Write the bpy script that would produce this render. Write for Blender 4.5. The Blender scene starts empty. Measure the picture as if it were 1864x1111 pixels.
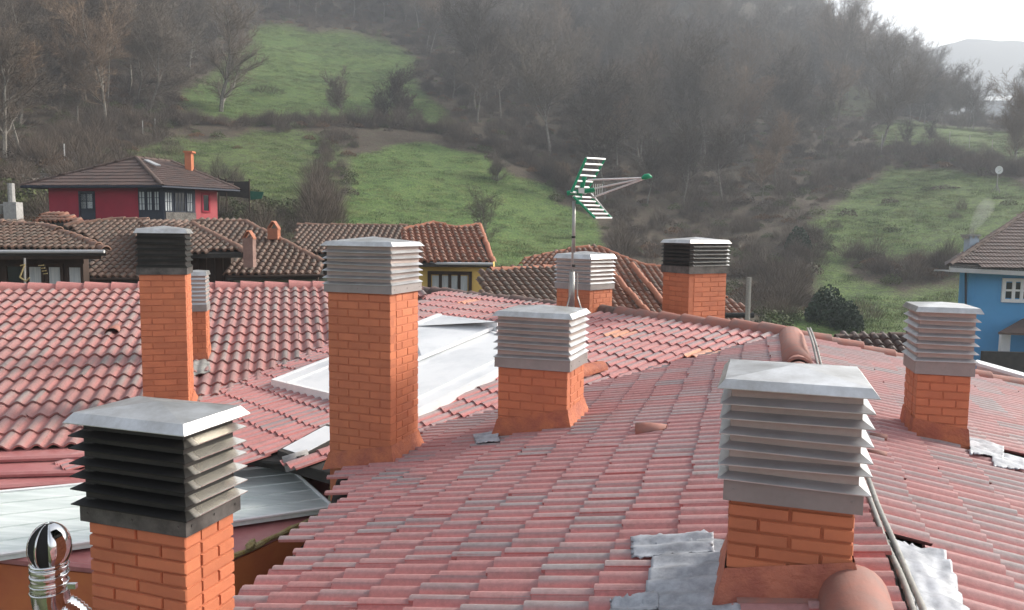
import bpy, math, random
import numpy as np
from mathutils import Vector, Matrix, noise as mn

random.seed(7); rng = np.random.default_rng(7)
scn = bpy.context.scene
COL = scn.collection
pi = math.pi; rad = math.radians

# ------------------------------------------------------------------ camera
W, H, F = 1864.0, 1111.0, 1400.0
PITCH, ROLL = rad(5.4), 0.012
fw = np.array([0, math.cos(PITCH), -math.sin(PITCH)]); up0 = np.array([0, math.sin(PITCH), math.cos(PITCH)])
rt0 = np.array([1.0, 0, 0])
RT = rt0*math.cos(ROLL) + up0*math.sin(ROLL); UP = up0*math.cos(ROLL) - rt0*math.sin(ROLL)
cam = bpy.data.cameras.new('camera'); cam.sensor_width = 36; cam.lens = F/W*36
cam.clip_start = 0.1; cam.clip_end = 6000
camo = bpy.data.objects.new('camera', cam); COL.objects.link(camo)
camo.matrix_world = Matrix(((RT[0], UP[0], -fw[0], 0), (RT[1], UP[1], -fw[1], 0), (RT[2], UP[2], -fw[2], 0), (0, 0, 0, 1)))
scn.camera = camo

# ------------------------------------------------------------------ light
SUN_AZ, SUN_EL = 72.0, 30.0
wd = bpy.data.worlds.new('World'); scn.world = wd; wd.use_nodes = True
nt = wd.node_tree; nt.nodes.clear()
sky = nt.nodes.new('ShaderNodeTexSky'); sky.sky_type = 'NISHITA'; sky.sun_disc = False
sky.sun_elevation = rad(SUN_EL); sky.sun_rotation = rad(SUN_AZ)
sky.air_density = 1.0; sky.dust_density = 4.0; sky.ozone_density = 1.0
hs = nt.nodes.new('ShaderNodeHueSaturation'); hs.inputs['Saturation'].default_value = 0.35
bg = nt.nodes.new('ShaderNodeBackground'); bg.inputs['Strength'].default_value = 0.145
wo = nt.nodes.new('ShaderNodeOutputWorld')
nt.links.new(sky.outputs[0], hs.inputs['Color']); nt.links.new(hs.outputs[0], bg.inputs[0]); nt.links.new(bg.outputs[0], wo.inputs[0])
sl = bpy.data.lights.new('sun', 'SUN'); sl.energy = 3.0; sl.angle = rad(12); sl.color = (1.0, 0.93, 0.82)
so = bpy.data.objects.new('sun', sl); COL.objects.link(so)
sd = Vector((math.sin(rad(SUN_AZ))*math.cos(rad(SUN_EL)), math.cos(rad(SUN_AZ))*math.cos(rad(SUN_EL)), math.sin(rad(SUN_EL))))
so.rotation_euler = (-sd).to_track_quat('-Z', 'Y').to_euler(); so.location = (0, 0, 40)
vs = scn.view_settings; vs.view_transform = 'Standard'; vs.look = 'None'; vs.exposure = 1.0; vs.gamma = 1.0; vs.use_curve_mapping = False

# ------------------------------------------------------------------ geometry helpers
def ray(px, py):
    d = RT*((px - W/2)/F) + UP*((H/2 - py)/F) + fw
    return d/math.hypot(d[0], d[1])
def at(px, py, Y):
    d = ray(px, py); return d*(Y/d[1])
def atz(px, py, z):
    d = ray(px, py); return d*(z/d[2])
def proj(P):
    P = np.asarray(P, float); d = P@fw
    return W/2 + F*(P@RT)/d, H/2 - F*(P@UP)/d
def dirl(az): r = rad(az); return np.array([math.sin(r), math.cos(r), 0.0])
class Pl:
    def __init__(s, az, deg, P0):
        P0 = np.asarray(P0, float); s.az = az; s.deg = deg; s.w = dirl(az); s.t = math.tan(rad(deg)); s.z0 = P0[2] + s.t*(s.w@P0)
    def hit(s, px, py, off=0.0):
        r = ray(px, py); return r*((s.z0 + off)/(r[2] + s.t*(s.w@np.array([r[0], r[1], 0]))))
    def z(s, x, y): return s.z0 - s.t*(s.w[0]*x + s.w[1]*y)
def inpoly(x, y, poly):
    c = False; n = len(poly); j = n-1
    for i in range(n):
        xi, yi = poly[i]; xj, yj = poly[j]
        if (yi > y) != (yj > y) and x < (xj-xi)*(y-yi)/(yj-yi) + xi: c = not c
        j = i
    return c

def tag(o, label=None, cat=None, group=None, kind=None):
    if label: o['label'] = label
    if cat: o['category'] = cat
    if group: o['group'] = group
    if kind: o['kind'] = kind
    return o
def empty(name, loc=(0, 0, 0), rz=0.0, label=None, cat=None, group=None):
    o = bpy.data.objects.new(name, None); COL.objects.link(o); o.location = loc; o.rotation_euler = (0, 0, rz)
    o.empty_display_size = .1
    return tag(o, label, cat, group)
def linkmesh(name, me, parent=None, mw=None):
    o = bpy.data.objects.new(name, me); COL.objects.link(o)
    if parent is not None: o.parent = parent
    if mw is not None: o.matrix_local = mw
    return o

class MB:
    def __init__(s): s.v = []; s.f = []; s.n = 0; s.mi = []
    def add(s, v, f, mi=0):
        k = s.n; s.v.extend([tuple(p) for p in v]); s.n += len(v)
        s.f.extend([tuple(i + k for i in q) for q in f]); s.mi.extend([mi]*len(f)); return s
    def box(s, x0, x1, y0, y1, z0, z1, M=None, mi=0):
        v = [(x0, y0, z0), (x1, y0, z0), (x1, y1, z0), (x0, y1, z0), (x0, y0, z1), (x1, y0, z1), (x1, y1, z1), (x0, y1, z1)]
        if M is not None: v = [tuple(M@Vector(p)) for p in v]
        return s.add(v, [(0, 3, 2, 1), (4, 5, 6, 7), (0, 1, 5, 4), (1, 2, 6, 5), (2, 3, 7, 6), (3, 0, 4, 7)], mi)
    def prism(s, pts, dn, mi=0):          # polygon (3D) extruded by vector dn
        n = len(pts); a = [np.asarray(p, float) for p in pts]; b = [p + np.asarray(dn) for p in a]
        s.add(a + b, [tuple(range(n)), tuple(range(2*n-1, n-1, -1))] + [((i+1) % n, i, n + i, n + (i+1) % n) for i in range(n)], mi); return s
    def tube(s, pts, radii, seg=8, cap=True, mi=0):
        P = [Vector(p) for p in pts]; n = len(P)
        if not hasattr(radii, '__len__'): radii = [radii]*n
        vs_ = []; t0 = (P[1]-P[0]).normalized(); u = t0.orthogonal().normalized()
        for i in range(n):
            t = ((P[min(i+1, n-1)] - P[max(i-1, 0)])).normalized()
            u = (u - t*u.dot(t)); u = u.normalized() if u.length > 1e-6 else t.orthogonal().normalized(); w = t.cross(u)
            for k in range(seg):
                a = 2*pi*k/seg; vs_.append(P[i] + (u*math.cos(a) + w*math.sin(a))*radii[i])
        fs = [(i*seg + k, i*seg + (k+1) % seg, (i+1)*seg + (k+1) % seg, (i+1)*seg + k) for i in range(n-1) for k in range(seg)]
        if cap: fs += [tuple(range(seg-1, -1, -1)), tuple((n-1)*seg + k for k in range(seg))]
        return s.add(vs_, fs, mi)
    def mesh(s, name, mats, smooth=False):
        me = bpy.data.meshes.new(name); me.from_pydata(s.v, [], s.f)
        if not isinstance(mats, (list, tuple)): mats = [mats]
        for m in mats: me.materials.append(m)
        if len(mats) > 1: me.polygons.foreach_set('material_index', s.mi)
        if smooth: me.polygons.foreach_set('use_smooth', [True]*len(me.polygons))
        me.update(); return me
    def obj(s, name, mats, parent=None, smooth=False, kind=None):
        o = linkmesh(name, s.mesh(name, mats, smooth), parent)
        if kind: o['kind'] = kind
        return o

# ------------------------------------------------------------------ materials
def newmat(name):
    m = bpy.data.materials.new(name); m.use_nodes = True; t = m.node_tree; t.nodes.clear()
    out = t.nodes.new('ShaderNodeOutputMaterial'); b = t.nodes.new('ShaderNodeBsdfPrincipled'); t.links.new(b.outputs[0], out.inputs[0])
    return m, t, b
def N(t, typ, **kw):
    n = t.nodes.new(typ)
    for k, v in kw.items():
        if k in ('operation', 'blend_type', 'data_type', 'attribute_name', 'noise_dimensions', 'feature', 'wave_type', 'bands_direction', 'distance'): setattr(n, k, v)
        else: n.inputs[k].default_value = v
    return n
def ramp(t, src, stops):
    r = t.nodes.new('ShaderNodeValToRGB'); cr = r.color_ramp
    while len(cr.elements) > 1: cr.elements.remove(cr.elements[-1])
    cr.elements[0].position = stops[0][0]; cr.elements[0].color = (*stops[0][1], 1)
    for p, c in stops[1:]:
        e = cr.elements.new(p); e.color = (*c, 1)
    t.links.new(src, r.inputs[0]); return r
def mixc(t, fac, a, b, bt='MIX'):
    m = t.nodes.new('ShaderNodeMix'); m.data_type = 'RGBA'; m.blend_type = bt
    for s, v in ((0, fac), (6, a), (7, b)):
        if isinstance(v, (int, float)): m.inputs[s].default_value = v
        elif isinstance(v, tuple): m.inputs[s].default_value = (*v, 1) if len(v) == 3 else v
        else: t.links.new(v, m.inputs[s])
    return m.outputs[2]
def coords(t, world=False):
    if world:
        g = t.nodes.new('ShaderNodeNewGeometry'); return g.outputs['Position']
    c = t.nodes.new('ShaderNodeTexCoord'); return c.outputs['Object']
def noise(t, co, scale, detail=4, rough=.6, vscale=None):
    n = N(t, 'ShaderNodeTexNoise', Scale=scale, Detail=detail, Roughness=rough)
    if vscale:
        mp = t.nodes.new('ShaderNodeMapping'); mp.inputs['Scale'].default_value = vscale; t.links.new(co, mp.inputs[0]); co = mp.outputs[0]
    t.links.new(co, n.inputs['Vector']); return n.outputs['Fac']
def bump(t, b, h, strength=.3, dist=.01):
    n = N(t, 'ShaderNodeBump', Strength=strength, Distance=dist); t.links.new(h, n.inputs['Height']); t.links.new(n.outputs[0], b.inputs['Normal'])
def plain(name, c1, c2, scale=6, rough=.8, metal=0.0, bmp=.3, bd=.005, world=False, vscale=None, randv=0.0, detail=5, lo=.35, hi=.65):
    m, t, b = newmat(name); co = coords(t, world)
    f = noise(t, co, scale, detail, .65, vscale); r = ramp(t, f, [(lo, c1), (hi, c2)]); col = r.outputs[0]
    if randv:
        oi = t.nodes.new('ShaderNodeObjectInfo'); rr = ramp(t, oi.outputs['Random'], [(0, (1-randv,)*3), (1, (1+randv,)*3)])
        col = mixc(t, 1.0, col, rr.outputs[0], 'MULTIPLY')
    t.links.new(col, b.inputs['Base Color']); b.inputs['Roughness'].default_value = rough; b.inputs['Metallic'].default_value = metal
    if bmp: bump(t, b, noise(t, co, scale*5, 4, .7, vscale), bmp, bd)
    return m

def tile_material(name, red1, red2, gray, gray2, lichen=.0):
    m, t, b = newmat(name); co = coords(t, True)
    a = N(t, 'ShaderNodeAttribute', attribute_name='tc'); sp = t.nodes.new('ShaderNodeSeparateColor'); t.links.new(a.outputs['Color'], sp.inputs[0])
    n1 = noise(t, co, 3.0, 5, .6); n2 = noise(t, co, 38, 4, .7); n3 = noise(t, co, .5, 3, .5)
    reds = ramp(t, sp.outputs[2], [(0, red1), (.45, red2), (.955, red1), (.965, (red1[0]*1.35, red1[1]*1.7, red1[2]*1.1)), (1, (red1[0]*1.45, red1[1]*1.9, red1[2]*1.1))])
    grs = ramp(t, n3, [(.35, gray), (.65, gray2)])
    # grey flashing sits on the crests, stronger on some tiles than on others
    r2 = t.nodes.new('ShaderNodeMath'); r2.operation = 'MULTIPLY'; t.links.new(sp.outputs[2], r2.inputs[0]); r2.inputs[1].default_value = 7.31
    r3 = t.nodes.new('ShaderNodeMath'); r3.operation = 'FRACT'; t.links.new(r2.outputs[0], r3.inputs[0])
    ad = t.nodes.new('ShaderNodeMath'); ad.operation = 'ADD'; t.links.new(r3.outputs[0], ad.inputs[0]); t.links.new(n1, ad.inputs[1])
    k = t.nodes.new('ShaderNodeMapRange'); k.inputs[1].default_value = .5; k.inputs[2].default_value = 1.4; k.inputs[3].default_value = .3; k.inputs[4].default_value = 1.0
    t.links.new(ad.outputs[0], k.inputs[0])
    cm = ramp(t, sp.outputs[0], [(.35, (.04,)*3), (.8, (1, 1, 1))])
    mu = t.nodes.new('ShaderNodeMath'); mu.operation = 'MULTIPLY'; t.links.new(k.outputs[0], mu.inputs[0]); t.links.new(cm.outputs[0], mu.inputs[1])
    col = mixc(t, mu.outputs[0], reds.outputs[0], grs.outputs[0])
    if lichen:
        lf = ramp(t, noise(t, co, 7, 5, .75), [(.52, (0,)*3), (.68, (lichen,)*3)])
        col = mixc(t, lf.outputs[0], col, (.075, .07, .045))
    sp2 = ramp(t, n2, [(.2, (.78,)*3), (.8, (1.15,)*3)])
    col = mixc(t, 1.0, col, sp2.outputs[0], 'MULTIPLY')
    t.links.new(col, b.inputs['Base Color']); b.inputs['Roughness'].default_value = .62
    bump(t, b, n2, .35, .004)
    return m

M = {}
M['tile'] = tile_material('concrete_roof_tile', (.51, .175, .165), (.43, .17, .16), (.35, .30, .295), (.225, .21, .215), lichen=.22)
M['tile_a'] = tile_material('weathered_roof_tile', (.41, .165, .15), (.32, .15, .14), (.30, .25, .235), (.19, .17, .16), lichen=.3)
M['ridge'] = plain('ridge_cap_clay', (.34, .135, .10), (.24, .14, .12), 5, .75, bmp=.4, world=True)
M['ridge_old'] = plain('ridge_cap_weathered', (.20, .12, .10), (.085, .07, .065), 9, .85, bmp=.6, world=True)
M['deck'] = plain('roof_underlay', (.03, .028, .026), (.05, .045, .04), 4, .9)
M['brick'] = plain('orange_painted_brick', (.55, .185, .085), (.44, .14, .07), 4, .62, bmp=.7, bd=.004, world=True, randv=.09, detail=8, lo=.3, hi=.7)
M['mortar'] = plain('orange_painted_mortar', (.48, .16, .075), (.38, .12, .06), 12, .7, bmp=.5, world=True)
M['skirt'] = plain('orange_painted_render', (.50, .16, .07), (.34, .10, .06), 7, .7, bmp=1, bd=.012, world=True)
M['redskirt'] = plain('red_painted_render', (.34, .10, .065), (.50, .17, .10), 7, .65, bmp=1, bd=.012, world=True)
def metal(name, c1, c2, r1, r2, soot=0.0, sootc=(.015, .014, .013), met=.85, scale=3.0, hw_=.27, hd_=.17):
    m, t, b = newmat(name); co = coords(t, False)
    f = noise(t, co, scale, 6, .7); col = ramp(t, f, [(.35, c1), (.68, c2)]).outputs[0]
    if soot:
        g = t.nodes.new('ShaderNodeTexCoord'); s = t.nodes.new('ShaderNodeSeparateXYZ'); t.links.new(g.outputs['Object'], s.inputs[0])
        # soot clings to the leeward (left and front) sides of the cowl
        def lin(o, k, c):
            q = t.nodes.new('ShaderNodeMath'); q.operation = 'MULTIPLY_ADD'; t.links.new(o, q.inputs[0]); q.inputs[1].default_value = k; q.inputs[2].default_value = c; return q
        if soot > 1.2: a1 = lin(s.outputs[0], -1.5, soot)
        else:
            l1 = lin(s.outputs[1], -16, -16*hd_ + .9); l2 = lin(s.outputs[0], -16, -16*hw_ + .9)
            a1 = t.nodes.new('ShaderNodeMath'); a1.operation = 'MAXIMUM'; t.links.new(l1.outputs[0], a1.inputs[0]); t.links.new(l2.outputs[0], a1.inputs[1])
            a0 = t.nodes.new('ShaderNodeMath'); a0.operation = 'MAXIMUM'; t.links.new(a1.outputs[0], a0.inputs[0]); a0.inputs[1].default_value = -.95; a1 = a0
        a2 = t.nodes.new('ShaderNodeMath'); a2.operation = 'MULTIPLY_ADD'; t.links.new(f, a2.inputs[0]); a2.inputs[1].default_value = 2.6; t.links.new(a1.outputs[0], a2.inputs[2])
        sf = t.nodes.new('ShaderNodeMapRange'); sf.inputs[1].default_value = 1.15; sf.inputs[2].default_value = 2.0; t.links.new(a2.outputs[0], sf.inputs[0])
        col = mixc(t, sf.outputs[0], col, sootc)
        rr = t.nodes.new('ShaderNodeMapRange'); rr.inputs[3].default_value = r1; rr.inputs[4].default_value = .5; t.links.new(sf.outputs[0], rr.inputs[0]); t.links.new(rr.outputs[0], b.inputs['Roughness'])
        mm = t.nodes.new('ShaderNodeMapRange'); mm.inputs[3].default_value = met; mm.inputs[4].default_value = .35; t.links.new(sf.outputs[0], mm.inputs[0]); t.links.new(mm.outputs[0], b.inputs['Metallic'])
    else:
        rr = t.nodes.new('ShaderNodeMapRange'); rr.inputs[3].default_value = r1; rr.inputs[4].default_value = r2; t.links.new(f, rr.inputs[0]); t.links.new(rr.outputs[0], b.inputs['Roughness'])
        b.inputs['Metallic'].default_value = met
    t.links.new(col, b.inputs['Base Color'])
    bump(t, b, noise(t, co, 9, 3, .5), .12, .02)
    return m
M['galv'] = metal('galvanised_louvre', (.50, .51, .52), (.62, .63, .64), .28, .5)
M['cap'] = metal('weathered_sheet_cap', (.42, .41, .39), (.70, .71, .72), .25, .55, scale=3.5)
M['collar'] = metal('dull_collar_metal', (.26, .24, .23), (.34, .31, .30), .5, .7, met=.35)
M['panel'] = metal('cowl_inner_panel', (.36, .29, .26), (.46, .38, .35), .5, .7, met=.1)
M['panel_dark'] = metal('sooty_inner_panel', (.02, .02, .02), (.06, .055, .05), .5, .8, met=.2)
M['soot'] = metal('sooty_louvre', (.66, .64, .58), (.78, .75, .69), .24, .5, soot=.75)
M['soot3'] = metal('half_sooty_louvre', (.48, .48, .47), (.60, .60, .59), .24, .5, soot=.75, hw_=9, hd_=.40)
M['soot2'] = metal('very_sooty_louvre', (.16, .15, .13), (.30, .28, .24), .35, .6, soot=1.5, sootc=(.02, .019, .016))
M['sootcollar'] = metal('sooty_collar', (.05, .048, .045), (.16, .15, .14), .45, .7, met=.3, scale=6)
M['chrome'] = metal('polished_steel', (.72, .72, .72), (.8, .8, .8), .05, .12, met=1.0)
M['lead'] = metal('lead_flashing', (.22, .23, .25), (.48, .50, .54), .45, .75, met=.25, scale=8)
M['mast'] = metal('mast_steel', (.30, .30, .29), (.42, .42, .40), .35, .55, met=.6)
M['alu'] = plain('aluminium_bar', (.60, .60, .60), (.72, .72, .72), 5, .35, metal=.7, bmp=0)
M['black'] = plain('black_plastic', (.012, .012, .012), (.02, .02, .02), 5, .85, bmp=0)
M['green'] = plain('green_plastic', (.0, .20, .09), (.0, .27, .13), 5, .45, bmp=0)
M['white'] = plain('white_sheet', (.55, .57, .59), (.72, .73, .74), 1.1, .4, bmp=.05, detail=8, lo=.3, hi=.55)
M['whiteframe'] = plain('white_frame', (.70, .71, .71), (.80, .80, .80), 3, .4, bmp=.05)
M['poly'] = plain('fibreglass_sheet', (.44, .50, .48), (.70, .74, .72), 3.0, .45, bmp=.15, vscale=(.35, 4, 4), detail=6, lo=.3, hi=.7)
M['maroon'] = plain('maroon_sheet', (.34, .115, .115), (.42, .19, .18), 2.5, .42, bmp=.1, world=True)
M['wallorange'] = plain('orange_render', (.52, .17, .055), (.42, .12, .05), 1.6, .85, bmp=.2, world=True)
M['moss'] = plain('mossy_gutter', (.30, .22, .07), (.42, .36, .20), 14, .9, bmp=.8, bd=.02, world=True)
M['cable'] = plain('grey_conduit', (.22, .22, .20), (.30, .29, .27), 20, .6, bmp=.2)
M['cement'] = plain('cement', (.28, .27, .26), (.40, .39, .38), 8, .9, bmp=.6, bd=.01)

# ------------------------------------------------------------------ tiles
def set_tc(me, arr):
    a = me.color_attributes.new('tc', 'FLOAT_COLOR', 'POINT')
    a.data.foreach_set('color', np.asarray(arr, np.float32).ravel())
def wave_tile(p, L, h, th, rnd, mat, name='tile'):
    """double roll tile: local x across (joint on the right), y uphill from the lower edge, z up; p = pitch of one roll"""
    xs = np.linspace(-.33*p, 1.72*p, 13); v = []; tc = []; f = []
    cr = .5 - .5*np.cos(2*pi*xs/p)
    cr = cr**.85
    for x, c in zip(xs, cr):
        for y, lift in ((0, th*1.25), (L, 0.0)):
            v.append((x, y, c*h + lift)); tc.append((c, y/L, rnd, 1))
    n = len(xs)
    for i in range(n-1): f.append((2*i, 2*i+2, 2*i+3, 2*i+1))
    k = len(v)
    for x, c in zip(xs, cr):
        v.append((x, 0, c*h + th*1.25)); tc.append((c, 0, rnd, 1)); v.append((x, .004, c*h + th*1.25 - th)); tc.append((0, 0, rnd, 1))
    for i in range(n-1): f.append((k+2*i, k+2*i+1, k+2*i+3, k+2*i+2))
    k = len(v)   # side joint edge
    x, c = xs[-1], cr[-1]
    v += [(x, 0, c*h + th*1.25), (x, L, c*h), (x, L, c*h - th), (x, 0, c*h + th*.2)]; tc += [(.2, 0, rnd, 1)]*4
    f.append((k, k+3, k+2, k+1))
    me = bpy.data.meshes.new(name); me.from_pydata(v, [], f); me.materials.append(mat); set_tc(me, tc)
    me.polygons.foreach_set('use_smooth', [True]*len(f)); me.update(); return me
def barrel_tile(p, L, r, rnd, mat, name='tile'):
    """cover tile of an old barrel-tile roof with half of the pan on each side"""
    v = []; tc = []; f = []
    prof = []
    for a in np.linspace(-12, 192, 7): prof.append((r*math.cos(rad(a)), r*max(0, math.sin(rad(a)))*1.0 + (0 if 0 <= a <= 180 else -.01), max(0, math.sin(rad(a)))))
    prof = [(p*.55, -.02, 0)] + prof + [(-p*.55, -.02, 0)]; prof = prof[::-1]
    for x, z, c in prof:
        for y, sc, lift in ((0, 1.08, .035), (L, .92, 0)):
            v.append((x*sc if abs(x) < p*.5 else x, y, z*sc + lift)); tc.append((c, y/L, rnd, 1))
    n = len(prof)
    for i in range(n-1): f.append((2*i, 2*i+2, 2*i+3, 2*i+1))
    k = len(v)
    for x, z, c in prof: v.append((x*.8, .005, z*.78)); tc.append((0, 0, rnd, 1))
    for i in range(n-1): f.append((2*i, k+i, k+i+1, 2*i+2))
    me = bpy.data.meshes.new(name); me.from_pydata(v, [], f); me.materials.append(mat); set_tc(me, tc)
    me.polygons.foreach_set('use_smooth', [i < n-1 for i in range(len(f))]); me.update(); return me
def join_instances(protos, mats4, name, mat, parent, kind='stuff'):
    V = []; T = []; FF = []; base = 0; data = []
    for me in protos:
        n = len(me.vertices); co = np.empty(n*3, np.float32); me.vertices.foreach_get('co', co)
        tc = np.empty(n*4, np.float32); me.color_attributes['tc'].data.foreach_get('color', tc)
        data.append((co.reshape(-1, 3), tc.reshape(-1, 4), [tuple(q.vertices) for q in me.polygons]))
    for k, Mx in mats4:
        co, tc, fs = data[k]; A = np.array(Mx)
        V.append(co@A[:3, :3].T + A[:3, 3]); T.append(tc); FF += [tuple(i+base for i in q) for q in fs]; base += len(co)
    if not V: return None
    me = bpy.data.meshes.new(name); me.from_pydata(np.vstack(V).tolist(), [], FF); me.materials.append(mat); set_tc(me, np.vstack(T))
    me.polygons.foreach_set('use_smooth', [True]*len(FF)); me.update()
    o = linkmesh(name, me, parent); o['kind'] = kind; return o
def plane_axes(pl):
    U = dirl(pl.az - 90); V = dirl(pl.az)*math.cos(rad(pl.deg)) - np.array([0, 0, math.sin(rad(pl.deg))]); return U, V, np.cross(V, U)*1.0
def lay_tiles(parent, pl, protos, mat, origin, pitch, expo, keep, urange, vrange, nind, lift=.01, jit=.009, stagger=False, name='tile'):
    """protos laid on the plane in rows; the nind that show largest become parts, the rest one joined part"""
    U, V, Nn = plane_axes(pl); B = -V; out = []
    o0 = np.array([origin[0], origin[1], pl.z(origin[0], origin[1])])
    for j in range(*vrange):
        for i in range(*urange):
            c = o0 + U*(i*pitch) + V*(j*expo)
            mid = c + U*pitch*.35 + B*expo*.5
            k = keep(mid)
            if not k: continue
            r = math.dist(mid, (0, 0, 0))
            jx, jy, jz = rng.normal(0, jit, 3)
            P = c + U*jx*.4 + V*jy*1.2 + Nn*(lift + abs(jz)*.25)
            ang = rng.normal(0, jit*.8)
            U2 = U*math.cos(ang) + B*math.sin(ang); B2 = B*math.cos(ang) - U*math.sin(ang)
            Mx = Matrix(((U2[0], B2[0], Nn[0], P[0]), (U2[1], B2[1], Nn[1], P[1]), (U2[2], B2[2], Nn[2], P[2]), (0, 0, 0, 1)))
            q = proj(mid); vis = (-60 < q[0] < W+60 and -60 < q[1] < H+60)
            out.append((r if vis else r+1000, int(rng.integers(len(protos))), Mx))
    out.sort(key=lambda a: a[0])
    for r, k, Mx in out[:nind]: linkmesh(name, protos[k], parent, Mx)
    if len(out) > nind: join_instances(protos, [(k, Mx) for r, k, Mx in out[nind:]], 'further_tiles', mat, parent)
    return len(out)
def ridge_caps(parent, A, Bp, n, r0, mat, name='ridge_tile', wob=.01, lap=1.12):
    """tapered half-round caps laid from A to B, the wide end of each over the narrow end of the one before"""
    A = np.asarray(A, float); Bp = np.asarray(Bp, float); L = np.linalg.norm(Bp-A)/n*lap
    mb = MB(); seg = 9; v = []; f = []
    ys = [0, .02, .5, 1.0]; rs = [1.12, 1.10, 1.0, .86]
    for y, r in zip(ys, rs):
        for k in range(seg):
            a = rad(-8 + 196*k/(seg-1)); v.append((r0*r*math.cos(a), y*L, r0*r*math.sin(a)*.92 + (1-y)*.012))
    for i in range(3):
        for k in range(seg-1): f.append((i*seg+k, (i+1)*seg+k, (i+1)*seg+k+1, i*seg+k+1))
    kk = len(v)
    for k in range(seg):
        a = rad(-8 + 196*k/(seg-1)); v.append((r0*.94*math.cos(a), .004, r0*.94*math.sin(a)*.92))
    for k in range(seg-1): f.append((k, k+1, kk+k+1, kk+k))
    mb.add(v, f); me = mb.mesh(name, mat, True)
    d = (Bp-A)/np.linalg.norm(Bp-A); x = np.cross(d, [0, 0, 1]); x /= np.linalg.norm(x); z = np.cross(x, d)
    for i in range(n):
        P = A + (Bp-A)*i/n; P = P + rng.normal(0, wob, 3)*np.array([.4, .4, .6]); a = rng.normal(0, wob*1.5)
        x2 = x*math.cos(a) + d*math.sin(a); d2 = d*math.cos(a) - x*math.sin(a)
        linkmesh(name, me, parent, Matrix(((x2[0], d2[0], z[0], P[0]), (x2[1], d2[1], z[1], P[1]), (x2[2], d2[2], z[2], P[2]), (0, 0, 0, 1))))

# ------------------------------------------------------------------ roof planes of the two blocks
ZR = -1.45
PA = atz(1440, 612, ZR)                       # apex where three ridges meet
PC = Pl(17-90, 12, PA); PD = Pl(19.5+90, 12, PA); PB = Pl(-44-90, 9.6, PA)
PW = Pl(164, 12, at(300, 527, 16.1))
PE = Pl(160, 6, PW.hit(70, 808))
ridge_cd = dirl(18.3)
def side_cd(P): v = P - PA; return v[0]*ridge_cd[1] - v[1]*ridge_cd[0]      # >0 right of the ridge
H2E = atz(748, 530, ZR)
h2d = (H2E-PA); h2d /= np.linalg.norm(h2d)
H1E = PD.hit(1990, 737); h1d = H1E-PA; h1d /= np.linalg.norm(h1d)
def left_of(P, A, d): v = P-A; return d[0]*v[1]-d[1]*v[0]

main = empty('apartment_building', (0, 0, -11), 0, 'apartment block with the red and grey tiled roof filling the foreground', 'building')
wing = empty('apartment_wing', (-5, 12, -11), 0, 'wing with a pinkish tiled slope at the left, behind two dark-topped chimneys', 'building')
main.location = (0, 0, 0); wing.location = (0, 0, 0)
NV = 6
rnds = [.07, .22, .38, .55, .71, .86, .975]
tC = [wave_tile(.14, .35, .045, .018, r, M['tile']) for r in rnds[:6]]
tB = [wave_tile(.175, .46, .050, .019, r, M['tile']) for r in rnds[:6]]*9 + [wave_tile(.175, .46, .050, .019, .975, M['tile'])]
tW = [wave_tile(.195, .49, .058, .030, r, M['tile_a']) for r in rnds[:6]]

eaveC = [(330, 1180), (430, 1058), (568, 951), (592, 880), (640, 850)]
openC = []
def keepC(P):
    q = proj(P)
    if side_cd(P) > .02 or P[1] < .6: return False
    if q[0] < 750 and q[1] < 900:
        if q[1] < 866 - (q[0]-600)*.433: return False
    elif P[2] < PB.z(P[0], P[1]) - .03: return False
    ex = P - PC.hit(470, 1058); ed = PC.hit(596, 940) - PC.hit(452, 1062); ed /= np.linalg.norm(ed)
    if (ed[0]*ex[1]-ed[1]*ex[0]) > 0 and P[1] < PC.hit(594, 942)[1]: return False
    e2 = PC.hit(600, 862); 
    if P[1] >= PC.hit(594, 942)[1]:
        a = PC.hit(600, 945); b = PC.hit(618, 858); c = b-a
        if c[0]*(P[1]-a[1]) - c[1]*(P[0]-a[0]) > 0: return False
    # left open for the lead sheet round the near chimney
    if inpoly(q[0], q[1], [(1215, 1005), (1330, 990), (1345, 1120), (1190, 1120)]) : return False
    return True
U, V, _ = plane_axes(PC)
nC = lay_tiles(main, PC, tC, M['tile'], PA + V*.02, .28, .315, keepC, (-5, 42), (1, 34), 165)
def keepB(P):
    if left_of(P, PA, h2d) < .03: return False
    if P[2] < PC.z(P[0], P[1]) + .0: return False
    if P[2] < PW.z(P[0], P[1]) - .05: return False
    q = proj(P)
    if q[0] > 1460: return False
    if inpoly(q[0], q[1], [(508, 697), (745, 752), (960, 652), (800, 579)]): return False
    if inpoly(q[0], q[1], [(500, 832), (596, 782), (596, 806), (545, 834), (528, 846)]): return False
    if q[1] > 880 or (q[0] < 530 and q[1] > 850): return False
    return True
lay_tiles(main, PB, tB, M['tile'], PA, .35, .40, keepB, (-50, 12), (0, 34), 45)
def keepD(P):
    if side_cd(P) < -.02 or P[1] < .6: return False
    if left_of(P, PA, h1d) > -.02: return False
    q = proj(P)
    if inpoly(q[0], q[1], [(1550, 975), (1700, 1010), (1745, 1120), (1550, 1120)]) or P[0] > 14: return False
    if inpoly(q[0], q[1], [(1775, 805), (1850, 833), (1850, 848), (1775, 820)]): return False
    return True
lay_tiles(main, PD, tC, M['tile'], PA, .28, .315, keepD, (-42, 22), (0, 34), 90)
def keepW(P):
    if P[2] < PB.z(P[0], P[1]) - .02: return False
    q = proj(P)
    if inpoly(q[0], q[1], [(508, 690), (700, 755), (960, 652), (800, 573), (600, 646)]): return False
    if left_of(P, PW.hit(0, 812), PW.hit(400, 800)-PW.hit(0, 812)) < 0: return False
    return P[0] < -2.0
WR = at(300, 527, 16.1)
lay_tiles(wing, PW, tW, M['tile_a'], WR, .39, .445, keepW, (-26, 16), (1, 18), 240)

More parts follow.
